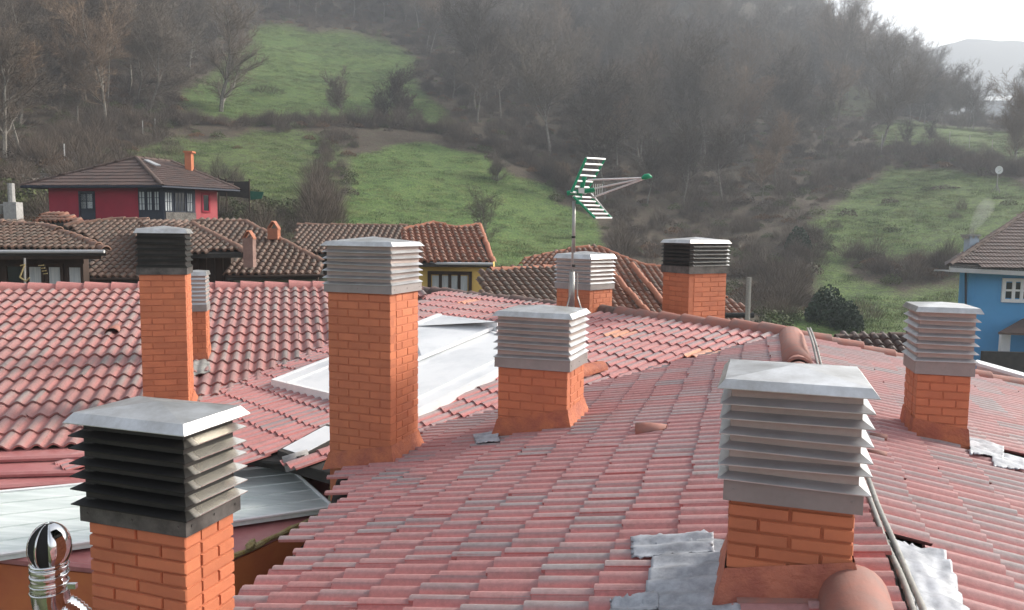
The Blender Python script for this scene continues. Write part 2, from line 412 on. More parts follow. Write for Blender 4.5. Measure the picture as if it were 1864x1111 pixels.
# decks under the tiles
def deck(parent, pts, name='roof_deck', th=.12, mat=None):
    MB().prism(pts, (0, 0, -th)).obj(name, mat or M['deck'], parent)
def dz(p, d): return np.array([p[0], p[1], p[2]+d])
RCs = PA - ridge_cd*11.5
cl = lambda P, pl, d=-.02: np.array([P[0], P[1], pl.z(P[0], P[1])+d])
vCB = [PC.hit(x, y) for x, y in ((1360, 632), (1151, 690), (907, 754), (750, 797), (640, 838))]
e1 = PC.hit(612, 872); e2 = PC.hit(594, 944); e3 = PC.hit(474, 1066); ed = (e3-e2)/np.linalg.norm(e3-e2); e4 = cl(e3 + ed*4.0, PC)
deck(main, [dz(PA, -.02)] + [dz(p, -.02) for p in vCB] + [dz(e1, -.02), dz(e2, -.02), dz(e3, -.02), e4, cl(RCs, PC)])
h1f = PA + h1d*9
deck(main, [dz(PA, -.02), cl(RCs, PD), cl(RCs + dirl(108)*9, PD), cl(h1f, PD)])
vBW = [PB.hit(x, y) for x, y in ((700, 600), (600, 652), (510, 704), (440, 752))]
deck(main, [dz(PA, -.02), dz(H2E, -.02)] + [dz(p, -.02) for p in vBW] + [dz(PB.hit(430, 822), -.02), dz(PB.hit(520, 836), -.02), dz(PB.hit(600, 858), -.02), dz(PB.hit(750, 799), -.02), dz(PB.hit(907, 756), -.02), dz(PB.hit(1151, 691), -.02)])
wl = PW.hit(-260, 812); wr0 = PW.hit(440, 760)
WRr = cl(WR + dirl(74)*3.5, PW); WRl = cl(WR - dirl(74)*8.5, PW)
deck(wing, [WRl, WRr] + [cl(p, PW) for p in vBW[1:]] + [cl(PW.hit(430, 800), PW), cl(wl, PW)])
# far slopes beyond the ridges
M['farslope'] = plain('far_slope_tile', (.28, .11, .09), (.20, .12, .11), 5, .7, world=True)
def farslope(parent, A, Bp, az, drop=1.1, run=5.0):
    A = np.asarray(A)+np.array([0, 0, -.03]); Bp = np.asarray(Bp)+np.array([0, 0, -.03]); o = dirl(az)*run - np.array([0, 0, drop])
    MB().prism([A, Bp, Bp+o, A+o], (0, 0, -.1)).obj('far_slope', M['farslope'], parent)
farslope(main, PA, H2E, -44+90, .9); farslope(main, PA, h1f, 10, 1.0); farslope(wing, WRl, WRr, -16, 1.0)
# walls below the roofs
M['render'] = plain('cream_render', (.42, .36, .27), (.36, .30, .22), 2, .9, world=True)
wb = MB(); 
for parent, ring in ((main, [e4 + dirl(107)*.35, e3 + dirl(107)*.35, e1 + dirl(107)*.35, cl(PB.hit(750, 600), PB), PA + dirl(46)*2.5 - np.array([0, 0, .6]), h1f, RCs + dirl(108)*8.6 - np.array([0, 0, 2]), RCs + dirl(-72)*1.5 - np.array([0, 0, .5])]),):
    MB().prism([np.array([p[0], p[1], min(p[2], -1.5) - .35]) for p in ring], (0, 0, -9)).obj('wall', M['wallorange'], parent) if False else None
def wallstrip(parent, A, Bp, zt_off, zb, mat, th=.15, name='wall'):
    A = np.asarray(A, float); Bp = np.asarray(Bp, float); d = Bp-A; n = np.array([-d[1], d[0], 0]); n /= np.linalg.norm(n); n *= th
    a = np.array([A[0], A[1], A[2]+zt_off]); b = np.array([Bp[0], Bp[1], Bp[2]+zt_off]); ab = a.copy(); ab[2] = zb; bb = b.copy(); bb[2] = zb
    v = [a, b, bb, ab, a+n, b+n, bb+n, ab+n]
    MB().add(v, [(0, 1, 2, 3), (7, 6, 5, 4), (4, 5, 1, 0), (3, 2, 6, 7), (0, 3, 7, 4), (1, 5, 6, 2)]).obj(name, mat, parent)
ins = dirl(107)*.3
wallstrip(main, e4+ins, e2+ins, -.15, -11, M['wallorange']); wallstrip(main, e2+ins, e1+ins, -.15, -11, M['deck'])  # second stretch of wall coloured dark, standing for shade in the gap
wallstrip(main, cl(h1f, PD), cl(RCs + dirl(108)*9, PD), -.1, -11, M['render'])
wallstrip(main, cl(H2E, PB)+dirl(46)*4.9-np.array([0, 0, .9]), PA+dirl(46)*4.9-np.array([0, 0, .9]), 0, -11, M['render'])
wallstrip(wing, cl(WRl, PW)+dirl(-16)*4.9-np.array([0, 0, 1]), cl(WRr, PW)+dirl(-16)*4.9-np.array([0, 0, 1]), 0, -11, M['render'])

# ridges
ridge_caps(main, PA - ridge_cd*7.6, PA - ridge_cd*2.6, 13, .13, M['ridge'])
rc0 = PA - ridge_cd*2.6
MB().tube([rc0 + np.array([0, 0, -.06]), rc0 + ridge_cd*1.3 + np.array([0, 0, -.05]), PA + np.array([0, 0, -.04]), PA + ridge_cd*.12 + np.array([0, 0, -.12])], [.185, .18, .185, .12], 20).obj('ridge_tile', M['ridge'], main, True)
nr = atz(1553, 1075, ZR+.02)
v_ = []; 
for t, r in ((-1.2, .125), (-.3, .135), (0, .138), (.05, .12), (.10, .085), (.125, .03)): v_.append((nr + ridge_cd*t*1.0 + np.array([0, 0, -.03 - max(0, t)*.4]), r))
MB().tube([p for p, r in v_], [r for p, r in v_], 24).obj('ridge_end_cap', M['ridge'], main, True)
nsplit = PA + (H2E-PA)*.33
ridge_caps(main, H2E + np.array([0, 0, .01]), nsplit, 14, .15, M['ridge_old'], wob=.022)
ridge_caps(main, nsplit, PA, 7, .15, M['ridge'], wob=.012)
ridge_caps(main, h1f, PA + h1d*.1, 20, .13, M['ridge'])
ridge_caps(wing, WRl + np.array([0, 0, .03]), WRr + np.array([0, 0, .03]), 24, .15, M['tile_a'])

# ------------------------------------------------------------------ sheet roof, fibreglass strip and orange wall of the light well
low = empty('sheet_roof_annex', (0, 0, 0), 0, 'low annex at the left with maroon sheet roof, milky fibreglass strip and orange wall', 'building')
eL0 = PE.hit(-120, 1003); eL = PE.hit(160, 1033); eM = PE.hit(345, 1049); eR = PE.hit(592, 933); tR = PE.hit(612, 812); tL = PE.hit(-250, 818)
MB().prism([tL, eL0, eL, eM, eR, tR], (0, 0, -.05)).obj('sheet_roof', M['maroon'], low)
for y0, y1 in ((838, 822), (864, 842), (894, 846)):
    a = PE.hit(-150, y0+5, .035); b = PE.hit(515, y1 + (8 if y0 > 850 else 0), .035)
    if y0 == 838: b = PE.hit(420, 822, .035)
    MB().tube([a, b], .035, 6).obj('sheet_seam', M['maroon'], low)
s = [PE.hit(-150, 911, .09), PE.hit(522, 848, .09), PE.hit(607, 924, .09), PE.hit(-150, 1033, .09)]
sm = MB().prism(s, (0, 0, -.05)).obj('fibreglass_strip', M['poly'], low)
for a, b in ((s[0], s[1]), (s[1], s[2]), (s[2], s[3])): MB().tube([dz(a, .01), dz(b, .01)], .018, 6).obj('strip_edge', M['whiteframe'], sm)
for k in range(1, 5):
    a = s[0]+(s[3]-s[0])*k/5; b = s[1]+(s[2]-s[1])*k/5; MB().tube([dz(a, .0), dz(b, .0)], .012, 5).obj('corrugation', M['poly'], sm)
wallstrip(low, eL0, eL, -.06, -11, M['wallorange']); wallstrip(low, eL, eM, -.06, -11, M['wallorange']); wallstrip(low, eM, eR + (eR-eM)*.25, -.06, -11, M['wallorange'])
MB().tube([dz(eL0, .0), dz(eL, .0), dz(eM, 0)], .035, 6).obj('eave_trim', M['maroon'], low)
gp = [eM + (eR-eM)*t + rng.normal(0, .008, 3) for t in np.linspace(0, 1.02, 14)]
MB().tube([dz(p, .0) for p in gp], [.026+.008*math.sin(i*2.3) for i in range(14)], 7).obj('mossy_gutter', M['moss'], low)
gm = gp[5]; v = MB()
for k in range(9):
    c = gm + rng.normal(0, .022, 3)*np.array([1, 1, .5]) + np.array([0, 0, .05]); v.tube([c - np.array([.03, 0, .02]), c, c + np.array([.04, .01, .03])], [.012, .026, .008], 5)
v.obj('moss_clump', M['moss'], low)['kind'] = 'stuff'
MB().prism([PE.hit(430, 838, .02), PE.hit(512, 835, .02), PE.hit(515, 846, .02), PE.hit(430, 848, .02)], (0, 0, -.02)).obj('upper_flashing', M['maroon'], low)
MB().box(-9, 2, 1.0, 8.5, -5.3, -5.2).obj('light_well_floor', M['cement'], low)
# dark felt and pipe stub under the valley
MB().prism([PB.hit(470, 838, .01), PB.hit(596, 775, .01), PB.hit(600, 860, .01), PB.hit(526, 842, .01)], (0, 0, -.03)).obj('valley_felt', M['deck'], main)
pb = PB.hit(517, 846); MB().tube([pb, pb+np.array([.25, .1, .06])], .09, 12).obj('drain_pipe', M['cement'], main, True)

# skylights
sk = empty('roof_skylight', (0, 0, 0), 0, 'large white sheet skylight with pale frame lying on the tiles behind the tallest orange chimney', 'skylight')
cA, cB_, cC, cD = [PB.hit(x, y, .14) for x, y in ((497, 692), (752, 752), (985, 634), (800, 574))]
def quadslab(A, B_, C_, D_, th, name, mat, parent): return MB().prism([A, B_, C_, D_], (0, 0, -th)).obj(name, mat, parent)
quadslab(cA, cB_, cC, cD, .10, 'glazing', M['white'], sk)
def bar(P, Q, w, h, name, mat, parent, up=.01):
    P = np.asarray(P, float); Q = np.asarray(Q, float); d = Q-P; n = np.array([-d[1], d[0], 0]); n = n/np.linalg.norm(n)*w/2
    MB().prism([P-n+[0, 0, up], P+n+[0, 0, up], Q+n+[0, 0, up], Q-n+[0, 0, up]], (0, 0, -h)).obj(name, mat, parent)
for a, b in ((cA, cB_), (cB_, cC), (cC, cD), (cD, cA)): bar(a, b, .06, .13, 'frame', M['whiteframe'], sk, .012)
ins1 = lambda a, b, c, t: a + (c-b)*t
bar(cA + (cB_-cA)*.12, cD + (cC-cD)*.12, .03, .03, 'glazing_bar', M['whiteframe'], sk, .02)
bar(cB_ + (cA-cB_)*.1, cC + (cD-cC)*.1, .03, .03, 'glazing_bar', M['whiteframe'], sk, .02)
u = [PB.hit(x, y, .14) for x, y in ((766, 652), (748, 606), (800, 580), (985, 604), (945, 580))]
top = [PB.hit(x, y, z) for x, y, z in ((700, 674, .16), (920, 588, .16), (905, 585, .22), (800, 574, .22))]
hi = [PB.hit(768, 650, .18), PB.hit(930, 584, .18), PB.hit(905, 586, .3), PB.hit(800, 573, .3), PB.hit(748, 594, .3)]
MB().prism(hi, (0, 0, -.16)).obj('upper_light', M['white'], sk)
bar(hi[4], hi[3], .09, .04, 'glazing_bar', M['whiteframe'], sk, .02); bar(PB.hit(640, 704, .18), hi[1], .05, .05, 'glazing_bar', M['whiteframe'], sk, .03)
sk2 = empty('roof_window', (0, 0, 0), 0, 'small roof window with dark frame in the valley beside the foot of the tallest chimney', 'skylight')
w4 = [PB.hit(x, y, .08) for x, y in ((505, 820), (545, 833), (640, 783), (595, 772))]
MB().prism(w4, (0, 0, -.12)).obj('frame', M['deck'], sk2)
c0 = sum(w4)/4; MB().prism([dz(c0+(p-c0)*.86, .006) for p in w4], (0, 0, -.01)).obj('pane', M['white'], sk2)

# ------------------------------------------------------------------ chimneys
def unit_brick():
    c = .04; v = []; 
    for x in (-.5, .5):
        for z in (-.5, .5): v.append((x, .5, z))
    for x in (-.5, .5):
        for z in (-.5, .5): v.append((x, -.42, z))
    for x in (-.485, .485):
        for z in (-.44, .44): v.append((x, -.5, z))
    f = [(0, 1, 3, 2), (0, 4, 5, 1), (2, 3, 7, 6), (1, 5, 7, 3), (0, 2, 6, 4), (4, 8, 9, 5), (6, 7, 11, 10), (5, 9, 11, 7), (4, 6, 10, 8), (8, 10, 11, 9)]
    m = MB().add(v, [q[::-1] for q in f]).mesh('brick', M['brick']); m.validate(); return m
BR = unit_brick()
def face_len(c, az, px, hi=3.0):
    lo = 0.005; g = lambda t: proj(c + dirl(az)*t)[0]-px; s0 = g(lo)
    for _ in range(50):
        m = (lo+hi)/2
        if g(m)*s0 > 0: lo = m
        else: hi = m
    return lo
def roofz(x, y, which):
    return {'main': min(PC.z(x, y), PD.z(x, y)), 'C': PC.z(x, y), 'D': PD.z(x, y), 'B': PB.z(x, y), 'W': PW.z(x, y), 'flat': -3.0}[which]
def chimney(label, psi, xc, yt, xl, xr, Y, side, roof, course, hood, zb=None, dmax=.6, mats=('galv', 'cap', 'collar', 'panel'), skirt=.22, group=None, w=None, d=None, flare=.06, nl=6, ov=.05, bonus=0.0, skmat='skirt'):
    """hood: pixel rows at the near corner (flange bottom, flange top, cap lip bottom, cap lip top)"""
    c = at(xc, yt, Y)
    if side == 'L': w = w or face_len(c, 270+psi, xl); d = d or min(face_len(c, psi, xr), dmax); ctr = c + dirl(270+psi)*w/2 + dirl(psi)*d/2
    else: w = w or face_len(c, 90+psi, xr); d = d or min(face_len(c, psi, xl), dmax); ctr = c + dirl(90+psi)*w/2 + dirl(psi)*d/2
    ztop = c[2]; base = roofz(ctr[0], ctr[1], roof) if zb is None else zb
    root = empty('chimney', (ctr[0], ctr[1], base), -rad(psi), label, 'chimney', group)
    loc = lambda P: ((P[0]-ctr[0])*math.cos(rad(psi)) - (P[1]-ctr[1])*math.sin(rad(psi)), (P[0]-ctr[0])*math.sin(rad(psi)) + (P[1]-ctr[1])*math.cos(rad(psi)))
    glob = lambda x, y: (ctr[0] + x*math.cos(rad(psi)) + y*math.sin(rad(psi)), ctr[1] - x*math.sin(rad(psi)) + y*math.cos(rad(psi)))
    zt = ztop - base; j = course*(.17 if Y < 4 else .13); bt = min(.11, d*.3)
    lowz = min(roofz(*glob(x, y), roof) for x in (-w/2, w/2) for y in (-d/2, d/2)) - base if zb is None else 0
    hw, hd = w/2, d/2; ins = .011 if Y < 4 else .0055
    MB().box(-hw+ins, hw-ins, -hd+ins, hd-ins, lowz-.3, zt+.01).obj('shaft', M['mortar'], root)
    nrow = int((zt - lowz)/course) + 1
    def put(x, y, z, L, T, rz):
        o = bpy.data.objects.new('brick', BR); COL.objects.link(o); o.parent = root
        o.location = (x + random.gauss(0, .0008), y + random.gauss(0, .0008), z + random.gauss(0, course*.01)); o.rotation_euler = (random.gauss(0, .006), random.gauss(0, .006), rz + random.gauss(0, .006)); o.scale = (L, T, course-j)
    nf = max(2, round(w/.26*(.075/course if course > .07 else 1))); ns = max(1, round((d-2*bt)/(w/nf)))
    for r in range(nrow):
        z = zt - course*(r+.5)
        if z < lowz - course: break
        for face in (0, 1, 2):
            if face == 0: tot = w; n = nf
            else: tot = d - bt; n = max(1, round((d-bt)/(w/nf)))
            Lb = tot/n
            segs = [Lb]*n if (r+face) % 2 == 0 else [Lb/2] + [Lb]*(n-1) + [Lb/2]
            a = -tot/2
            for Ls in segs:
                m = a + Ls/2; Le = Ls - j*1.0
                if face == 0: gx, gy = m, -hd + bt/2; rz = 0
                elif face == 1: gx, gy = hw - bt/2, m + bt/2 ; rz = pi/2
                else: gx, gy = -hw + bt/2, m + bt/2; rz = -pi/2
                if zb is not None or z > roofz(*glob(gx, gy), roof) - base - .02: put(gx, gy, z, Le, bt, rz)
                a += Ls
    # flared skirt of painted render, its foot following the roof slope
    if skirt:
        v = []; cs = [(-1, -1), (1, -1), (1, 1), (-1, 1)]
        for sx, sy in cs: x, y = sx*(hw+.004), sy*(hd+.004); v.append((x, y, roofz(*glob(x, y), roof)-base + skirt + random.uniform(-.015, .015)))
        for sx, sy in cs: x, y = sx*(hw+flare*.25+.006), sy*(hd+flare*.25+.006); v.append((x, y, roofz(*glob(x, y), roof)-base + skirt*.72))
        for sx, sy in cs: x, y = sx*(hw+flare), sy*(hd+flare); v.append((x, y, roofz(*glob(x, y), roof)-base + .045))
        f = []
        for l in range(2):
            for k in range(4): a, b = l*4+k, l*4+(k+1) % 4; f.append((a+4, b+4, b, a))
        MB().add(v, f).obj('base_skirt', M[skmat], root)
    # cowl
    zf = lambda py: at(xc, py, Y)[2] - base
    fb, ft, lb, lt = [zf(y) for y in hood]
    g, cp, col_, pan = [M[k] for k in mats]
    pr = w*ov; ce = .012*w/.5 + .008
    cowl = MB().box(-hw-.002, hw+.002, -hd-.002, hd+.002, ft-.01, lb+.02).obj('cowl', pan, root)
    MB().box(-hw-ce, hw+ce, -hd-ce, hd+ce, fb, ft).obj('collar', col_, cowl)
    riv = MB()
    for sx in (-.92, 0, .92):
        riv.tube([(sx*hw, -hd-ce-.004, (fb+ft)/2), (sx*hw, -hd-ce+.004, (fb+ft)/2)], .006, 6)
    for sy in (-.9, 0, .9): riv.tube([(hw+ce-.004, sy*hd, (fb+ft)/2), (hw+ce+.004, sy*hd, (fb+ft)/2)], .006, 6)
    riv.obj('rivets', col_, cowl)
    pitch = (lb-ft)/nl; 
    mb = MB(); th = .004
    for rr, (i0, o0) in enumerate(((0, 0), (-th, -th))):
        pass
    v = []
    hl = pitch*.38
    def ring(e, z): return [(-hw-e, -hd-e, z), (hw+e, -hd-e, z), (hw+e, hd+e, z), (-hw-e, hd+e, z)]
    v = ring(.004, hl) + ring(pr, 0) + ring(pr, -.004) + ring(.003, hl-.01)
    f = []
    for l in range(3):
        for k in range(4): a, b = l*4+k, l*4+(k+1) % 4; f.append((a+4, b+4, b, a))
    lme = MB().add(v, f).mesh('louvre', g)
    for i in range(nl):
        o = linkmesh('louvre', lme, cowl, Matrix.Translation((0, 0, ft + .002 + pitch*i)) @ Matrix.Rotation(random.gauss(0, .008), 4, 'X') @ Matrix.Rotation(random.gauss(0, .008), 4, 'Y'))
    # cap: low pyramid with a sloping lip
    e = pr+.012; rise = .035*w/.5
    v = ring(e, lb) + ring(e-.028*w/.5, lt) + [(0, 0, lt+rise)] + ring(e, lb-.003) + ring(-.01, lb-.003)
    f = [(4*0+k, (k+1) % 4, 4+(k+1) % 4, 4+k) for k in range(4)] + [(4+k, 4+(k+1) % 4, 8) for k in range(4)] + [(9+(k+1) % 4, 9+k, 13+k, 13+(k+1) % 4) for k in range(4)] + [(k, 9+k, 9+(k+1) % 4, (k+1) % 4) for k in range(4)]
    MB().add(v, f).obj('cap', cp, cowl)
    return root, ctr, w, d
chimney('near-left orange brick chimney with six sooty black louvres under a bare metal cap', 18, 338, 977, 160, 426, 3.1, 'L', 'C', .0575, (975, 941, 786, 769), zb=-2.6, mats=('soot', 'cap', 'sootcollar', 'panel_dark'), skirt=0, ov=.085)
chimney('near-right orange brick chimney with clean grey louvres, standing in crumpled lead flashing', 18, 1325, 915, 1318, 1559, 3.12, 'R', 'main', .0567, (908, 868, 703, 688), d=.47, ov=.09, skirt=.20, flare=.05, skmat='redskirt')
chimney('short orange chimney with pale grey louvres in front of the antenna mast', 20, 1034, 677, 906, 1052, 7.3, 'L', 'C', .083, (677, 657, 581, 572), skirt=.22, flare=.055, d=.62)
chimney('tallest orange brick chimney with grey louvres and two white skylight panels beside it', 20, 711, 537, 596, 749, 7.3, 'L', 'C', .079, (536, 520, 449, 441), skirt=.2, flare=.05, d=.58)
chimney('orange chimney on the right roof slope with grey louvres, in front of the blue house', 16, 1669, 680, 1650, 1769, 6.1, 'R', 'D', .066, (680, 655, 567, 558), skirt=.2, flare=.02, d=.42, ov=.085)
chimney('slim tall orange chimney with blackened louvres rising from the left roof', -15, 338, 500, 252, 347, 10.4, 'L', 'W', .084, (500, 487, 425, 417), mats=('soot2', 'cap', 'sootcollar', 'panel_dark'), skirt=.2, d=.5)
bh, bc, bw, bd = chimney('small orange chimney half hidden behind the slim black-topped one', -15, 375, 567, 340, 381, 12.3, 'L', 'W', .10, (567, 555, 502, 495), skirt=.2, flare=.02, d=.45, nl=7)
chimney('orange chimney with silvery louvres behind the antenna mast', 40, 1074, 528, 1013, 1115, 13.6, 'L', 'flat', .085, (529, 518, 472, 464), zb=-2.6, skirt=0, dmax=1.2)
chimney('orange chimney with half-blackened louvres standing beyond the far ridge', 62, 1255, 497, 1207, 1323, 13.2, 'L', 'flat', .085, (499, 485, 443, 437), zb=-2.6, mats=('soot3', 'cap', 'sootcollar', 'panel_dark'), skirt=0, dmax=1.2)

# lead sheets
def crumpled(pl, poly, name, label, off=.05, amp=.02, mat='lead', n=26):
    xs = [p[0] for p in poly]; ys = [p[1] for p in poly]; P = [[None]*(n+1) for _ in range(n+1)]; v = []; f = []; idx = {}
    for i in range(n+1):
        for k in range(n+1):
            a, b = i/n, k/n; q = [(1-a)*(1-b)*poly[0][m] + a*(1-b)*poly[1][m] + a*b*poly[2][m] + (1-a)*b*poly[3][m] for m in (0, 1)]
            e = .004*(0 if 0 < i < n and 0 < k < n else 1)
            X = pl.hit(q[0], q[1], off); U, V, Nn = plane_axes(pl)
            X = X + Nn*(amp*.8*mn.noise(Vector(X)*5) + amp*.5*mn.noise(Vector(X)*14) + .022*(.5-.5*math.cos(2*pi*((X-PA)@U)/.14))) + U*.05*mn.noise(Vector((i*.5, k*.5, 3)))*(1 if i in (0, n) or k in (0, n) else 0)
            v.append(X)
    for i in range(n):
        for k in range(n): a = i*(n+1)+k; f.append((a, a+n+1, a+n+2, a+1))
    o = MB().add(v, f).obj(name, M[mat], main, True)
    md = o.modifiers.new('thick', 'SOLIDIFY'); md.thickness = .006; md.offset = -1
    if label: o['label'] = label
    return o
M['lead2'] = metal('stained_lead', (.20, .20, .19), (.36, .35, .33), .55, .8, met=.15, scale=9)
crumpled(PC, [(1196, 985), (1340, 985), (1350, 1125), (1165, 1125)], 'lead_flashing', 'crumpled blue grey lead sheet left of the near-right chimney')
crumpled(PC, [(1150, 984), (1300, 976), (1300, 1010), (1150, 1016)], 'lead_flashing', None, .055, .008)
crumpled(PC, [(1112, 1098), (1200, 1085), (1200, 1118), (1112, 1124)], 'lead_flashing', None, .055, .01)
crumpled(PD, [(1545, 972), (1712, 1012), (1755, 1130), (1545, 1130)], 'lead_flashing', 'stained lead sheet right of the near-right chimney', .04, .03, 'lead2')
crumpled(PD, [(1620, 985), (1715, 1012), (1770, 1135), (1660, 1135)], 'lead_flashing', None, .065, .03)
crumpled(PD, [(1762, 798), (1826, 815), (1826, 840), (1764, 828)], 'lead_flashing', None, .06, .01)
crumpled(PD, [(1800, 826), (1862, 838), (1866, 862), (1808, 850)], 'lead_flashing', None, .055, .01)
crumpled(PC, [(862, 795), (906, 786), (910, 806), (868, 812)], 'lead_flashing', None, .06, .02)
crumpled(PW, [(346, 662), (380, 652), (384, 680), (348, 684)], 'lead_flashing', None, .08, .02, 'lead2', 10)

# ventilation tiles and small pieces on the slopes
def hoodtile(pl, px, py, name, parent, L=.34, r=.07, mat='ridge', az=None):
    P = pl.hit(px, py, .05); U, V, Nn = plane_axes(pl)
    v = []; f = []; seg = 8
    for i, (t, rr) in enumerate(((0, 1.25), (.5, 1.05), (1, .6))):
        for k in range(seg):
            a = rad(180*k/(seg-1)); q = P - V*(t*L) + U*math.cos(a)*r*rr*1.1 + Nn*math.sin(a)*r*rr; v.append(q)
    for i in range(2):
        for k in range(seg-1): f.append((i*seg+k, (i+1)*seg+k, (i+1)*seg+k+1, i*seg+k+1))
    o = MB().add(v, f).obj(name, M[mat], parent, True); m = o.modifiers.new('t', 'SOLIDIFY'); m.thickness = .012; return o
hoodtile(PC, 1160, 788, 'vent_tile', main, .26, .07, 'ridge'); hoodtile(PW, 204, 608, 'vent_tile', wing, .4, .09, 'ridge')
hoodtile(PD, 1613, 800, 'vent_tile', main, .12, .03, 'ridge'); hoodtile(PD, 1612, 832, 'vent_tile', main, .12, .03, 'ridge')
rt_ = PB.hit(1048, 682, .12); ridge_caps(main, rt_, rt_ + np.array([.35, .25, .05]), 1, .12, M['skirt'])
# big half-round ridge end in the foreground and cement bedding
# loose half pipes and cap beside it
a = atz(1290, 1090, -1.36); 
ridge_caps(main, PC.hit(1345, 1108, .03), PC.hit(1540, 1096, .03), 1, .055, M['ridge'])

# conduits over the ridge
cab = empty('conduit_pair', (0, 0, 0), 0, 'pair of grey corrugated conduits running over the ridge past the near-right chimney', 'conduit')
for dx in (0, .034):
    pts = [atz(1470, 598, ZR+.17), atz(1478, 620, ZR+.19), PD.hit(1488, 660, .08), PD.hit(1510, 740, .08), PD.hit(1560, 850, .08), PD.hit(1585, 915, .09), PD.hit(1612, 985, .08), PD.hit(1642, 1055, .1), PD.hit(1668, 1125, .11), PD.hit(1700, 1230, .1)]
    pts = [p + dirl(108)*dx*(1 if i > 0 else 1) + np.array([0, 0, .006*math.sin(i*3+dx*60)]) for i, p in enumerate(pts)]
    q = []
    for i in range(len(pts)-1):
        for t in np.linspace(0, 1, 14, endpoint=False):
            p0 = pts[max(i-1, 0)]; p1 = pts[i]; p2 = pts[i+1]; p3 = pts[min(i+2, len(pts)-1)]
            q.append(.5*((2*p1) + (-p0+p2)*t + (2*p0-5*p1+4*p2-p3)*t*t + (-p0+3*p1-3*p2+p3)*t**3))
    MB().tube(q, [.0135 + .0015*(i % 2) for i in range(len(q))], 8).obj('conduit', M['cable'], cab, True)

# grey parapet flashing beyond the right ridge
pf = empty('parapet_flashing', (0, 0, 0), 0, 'grey metal parapet with white coping beyond the right-hand ridge, below the blue house', 'parapet')
a, b = at(1778, 662, 12.4), at(1990, 722, 11.2); wallstrip(pf, a, b, 0, a[2]-1.2, M['galv'], .12, 'panel')
bar(a - (b-a)*.02, b, .25, .05, 'coping', M['whiteframe'], pf, .04)

# ------------------------------------------------------------------ flue with ball cowl
fl = empty('flue_pipe', tuple(at(98, 1300, 3.4)), 0, 'shiny steel flue pipe with round slotted cowl at the lower left', 'flue')
fo = np.array(fl.location)
P0 = at(88, 1022, 3.4) - fo; P1 = at(90, 1070, 3.4) - fo; P2 = at(100, 1108, 3.42) - fo; P3 = at(138, 1130, 3.45) - fo; P4 = P3 + np.array([.25, .05, -.4])
rp = .075
seq = [P0 + (P1-P0)*t for t in np.linspace(0, 1, 18)]
radii = [rp*(1.06 if i % 4 == 1 else 1.0) for i in range(18)]
MB().tube(seq, radii, 28).obj('pipe', M['chrome'], fl, True)
b = MB(); pts = []
ctrl = [P1 - np.array([0, 0, -.03]), P1, P2, P3, P4]
for i in range(len(ctrl)-1):
    for t in np.linspace(0, 1, 26, endpoint=False):
        p0 = ctrl[max(i-1, 0)]; p1 = ctrl[i]; p2 = ctrl[i+1]; p3 = ctrl[min(i+2, 4)]
        pts.append(.5*((2*p1) + (-p0+p2)*t + (2*p0-5*p1+4*p2-p3)*t*t + (-p0+3*p1-3*p2+p3)*t**3))
b.tube(pts[20:], [rp*(.98 if i % 2 else 1.05) for i in range(len(pts)-20)], 24).obj('flexible_bend', M['chrome'], fl, True)
for py in (1030, 1044, 1060, 1074):
    c = at(90, py, 3.4)-fo; ring = [(c[0]+rp*1.05*math.cos(a), c[1]+rp*1.05*math.sin(a), c[2]) for a in np.linspace(0, 2*pi, 33)]
    MB().tube(ring, .004, 6, False).obj('clamp_ring', M['chrome'], fl, True)
MB().box(*(lambda c: (c[0]+rp, c[0]+rp+.05, c[1]-.01, c[1]+.01, c[2]-.012, c[2]+.012))(at(90, 1066, 3.4)-fo)).obj('clamp_screw', M['chrome'], fl)
cc = at(90, 996, 3.4)-fo; R0 = .092
def ballsec(a0, a1, r, mat, name, n=4, m=14, zs=1.0):
    v = []; f = []
    for i in range(n+1):
        for k in range(m+1):
            A = a0 + (a1-a0)*i/n; th = pi*(.03 + .85*k/m)
            v.append((cc[0] + r*math.sin(th)*math.cos(A), cc[1] + r*math.sin(th)*math.sin(A), cc[2] + r*math.cos(th)*1.25))
    for i in range(n):
        for k in range(m): q = i*(m+1)+k; f.append((q, q+1, q+m+2, q+m+1))
    o = MB().add(v, f).obj(name, mat, fl, True); md = o.modifiers.new('t', 'SOLIDIFY'); md.thickness = .003; return o
ballsec(rad(-62), rad(95), R0, M['chrome'], 'cowl_shell', 16)
for k in range(5):
    a0 = rad(99 + k*40); ballsec(a0 + rad(0), a0 + rad(7), R0, M['chrome'], 'cowl_vane', 1)
ballsec(rad(0), rad(360), R0*.93, M['black'], 'cowl_shade_core', 20)  # black ball stands in for the shade inside the slotted cowl

# ------------------------------------------------------------------ TV antenna
YA = 13.3
an = empty('tv_antenna', tuple(at(1045, 560, YA)), 0, 'television antenna with green brackets and silver bars on a steel mast with tripod foot', 'antenna')
ao = np.array(an.location); L_ = lambda x, y, dY=0: at(x, y, YA+dY)-ao
MB().tube([L_(1041, 520), L_(1044, 372)], [.022, .018], 10).obj('mast', M['mast'], an, True)
MB().tube([L_(1044, 460), L_(1045, 366)], .03, 10).obj('mast_sleeve', M['mast'], an, True)
MB().tube([L_(1040, 565), L_(1041, 495)], .055, 10).obj('mast_base', M['mast'], an, True)
for x0, x1, d in ((1037, 1031, -.15), (1051, 1058, -.15), (1044, 1045, .35)):
    MB().tube([L_(x0, 497, d*.2), L_(x0, 540, d*.2), L_(x1, 562, d)], .012, 6).obj('leg', M['mast'], an)
for y in (432, 484): MB().tube([L_(1044, y-2), L_(1044, y+2)], .034, 10).obj('mast_clamp', M['black'], an)
hub = L_(1046, 352)
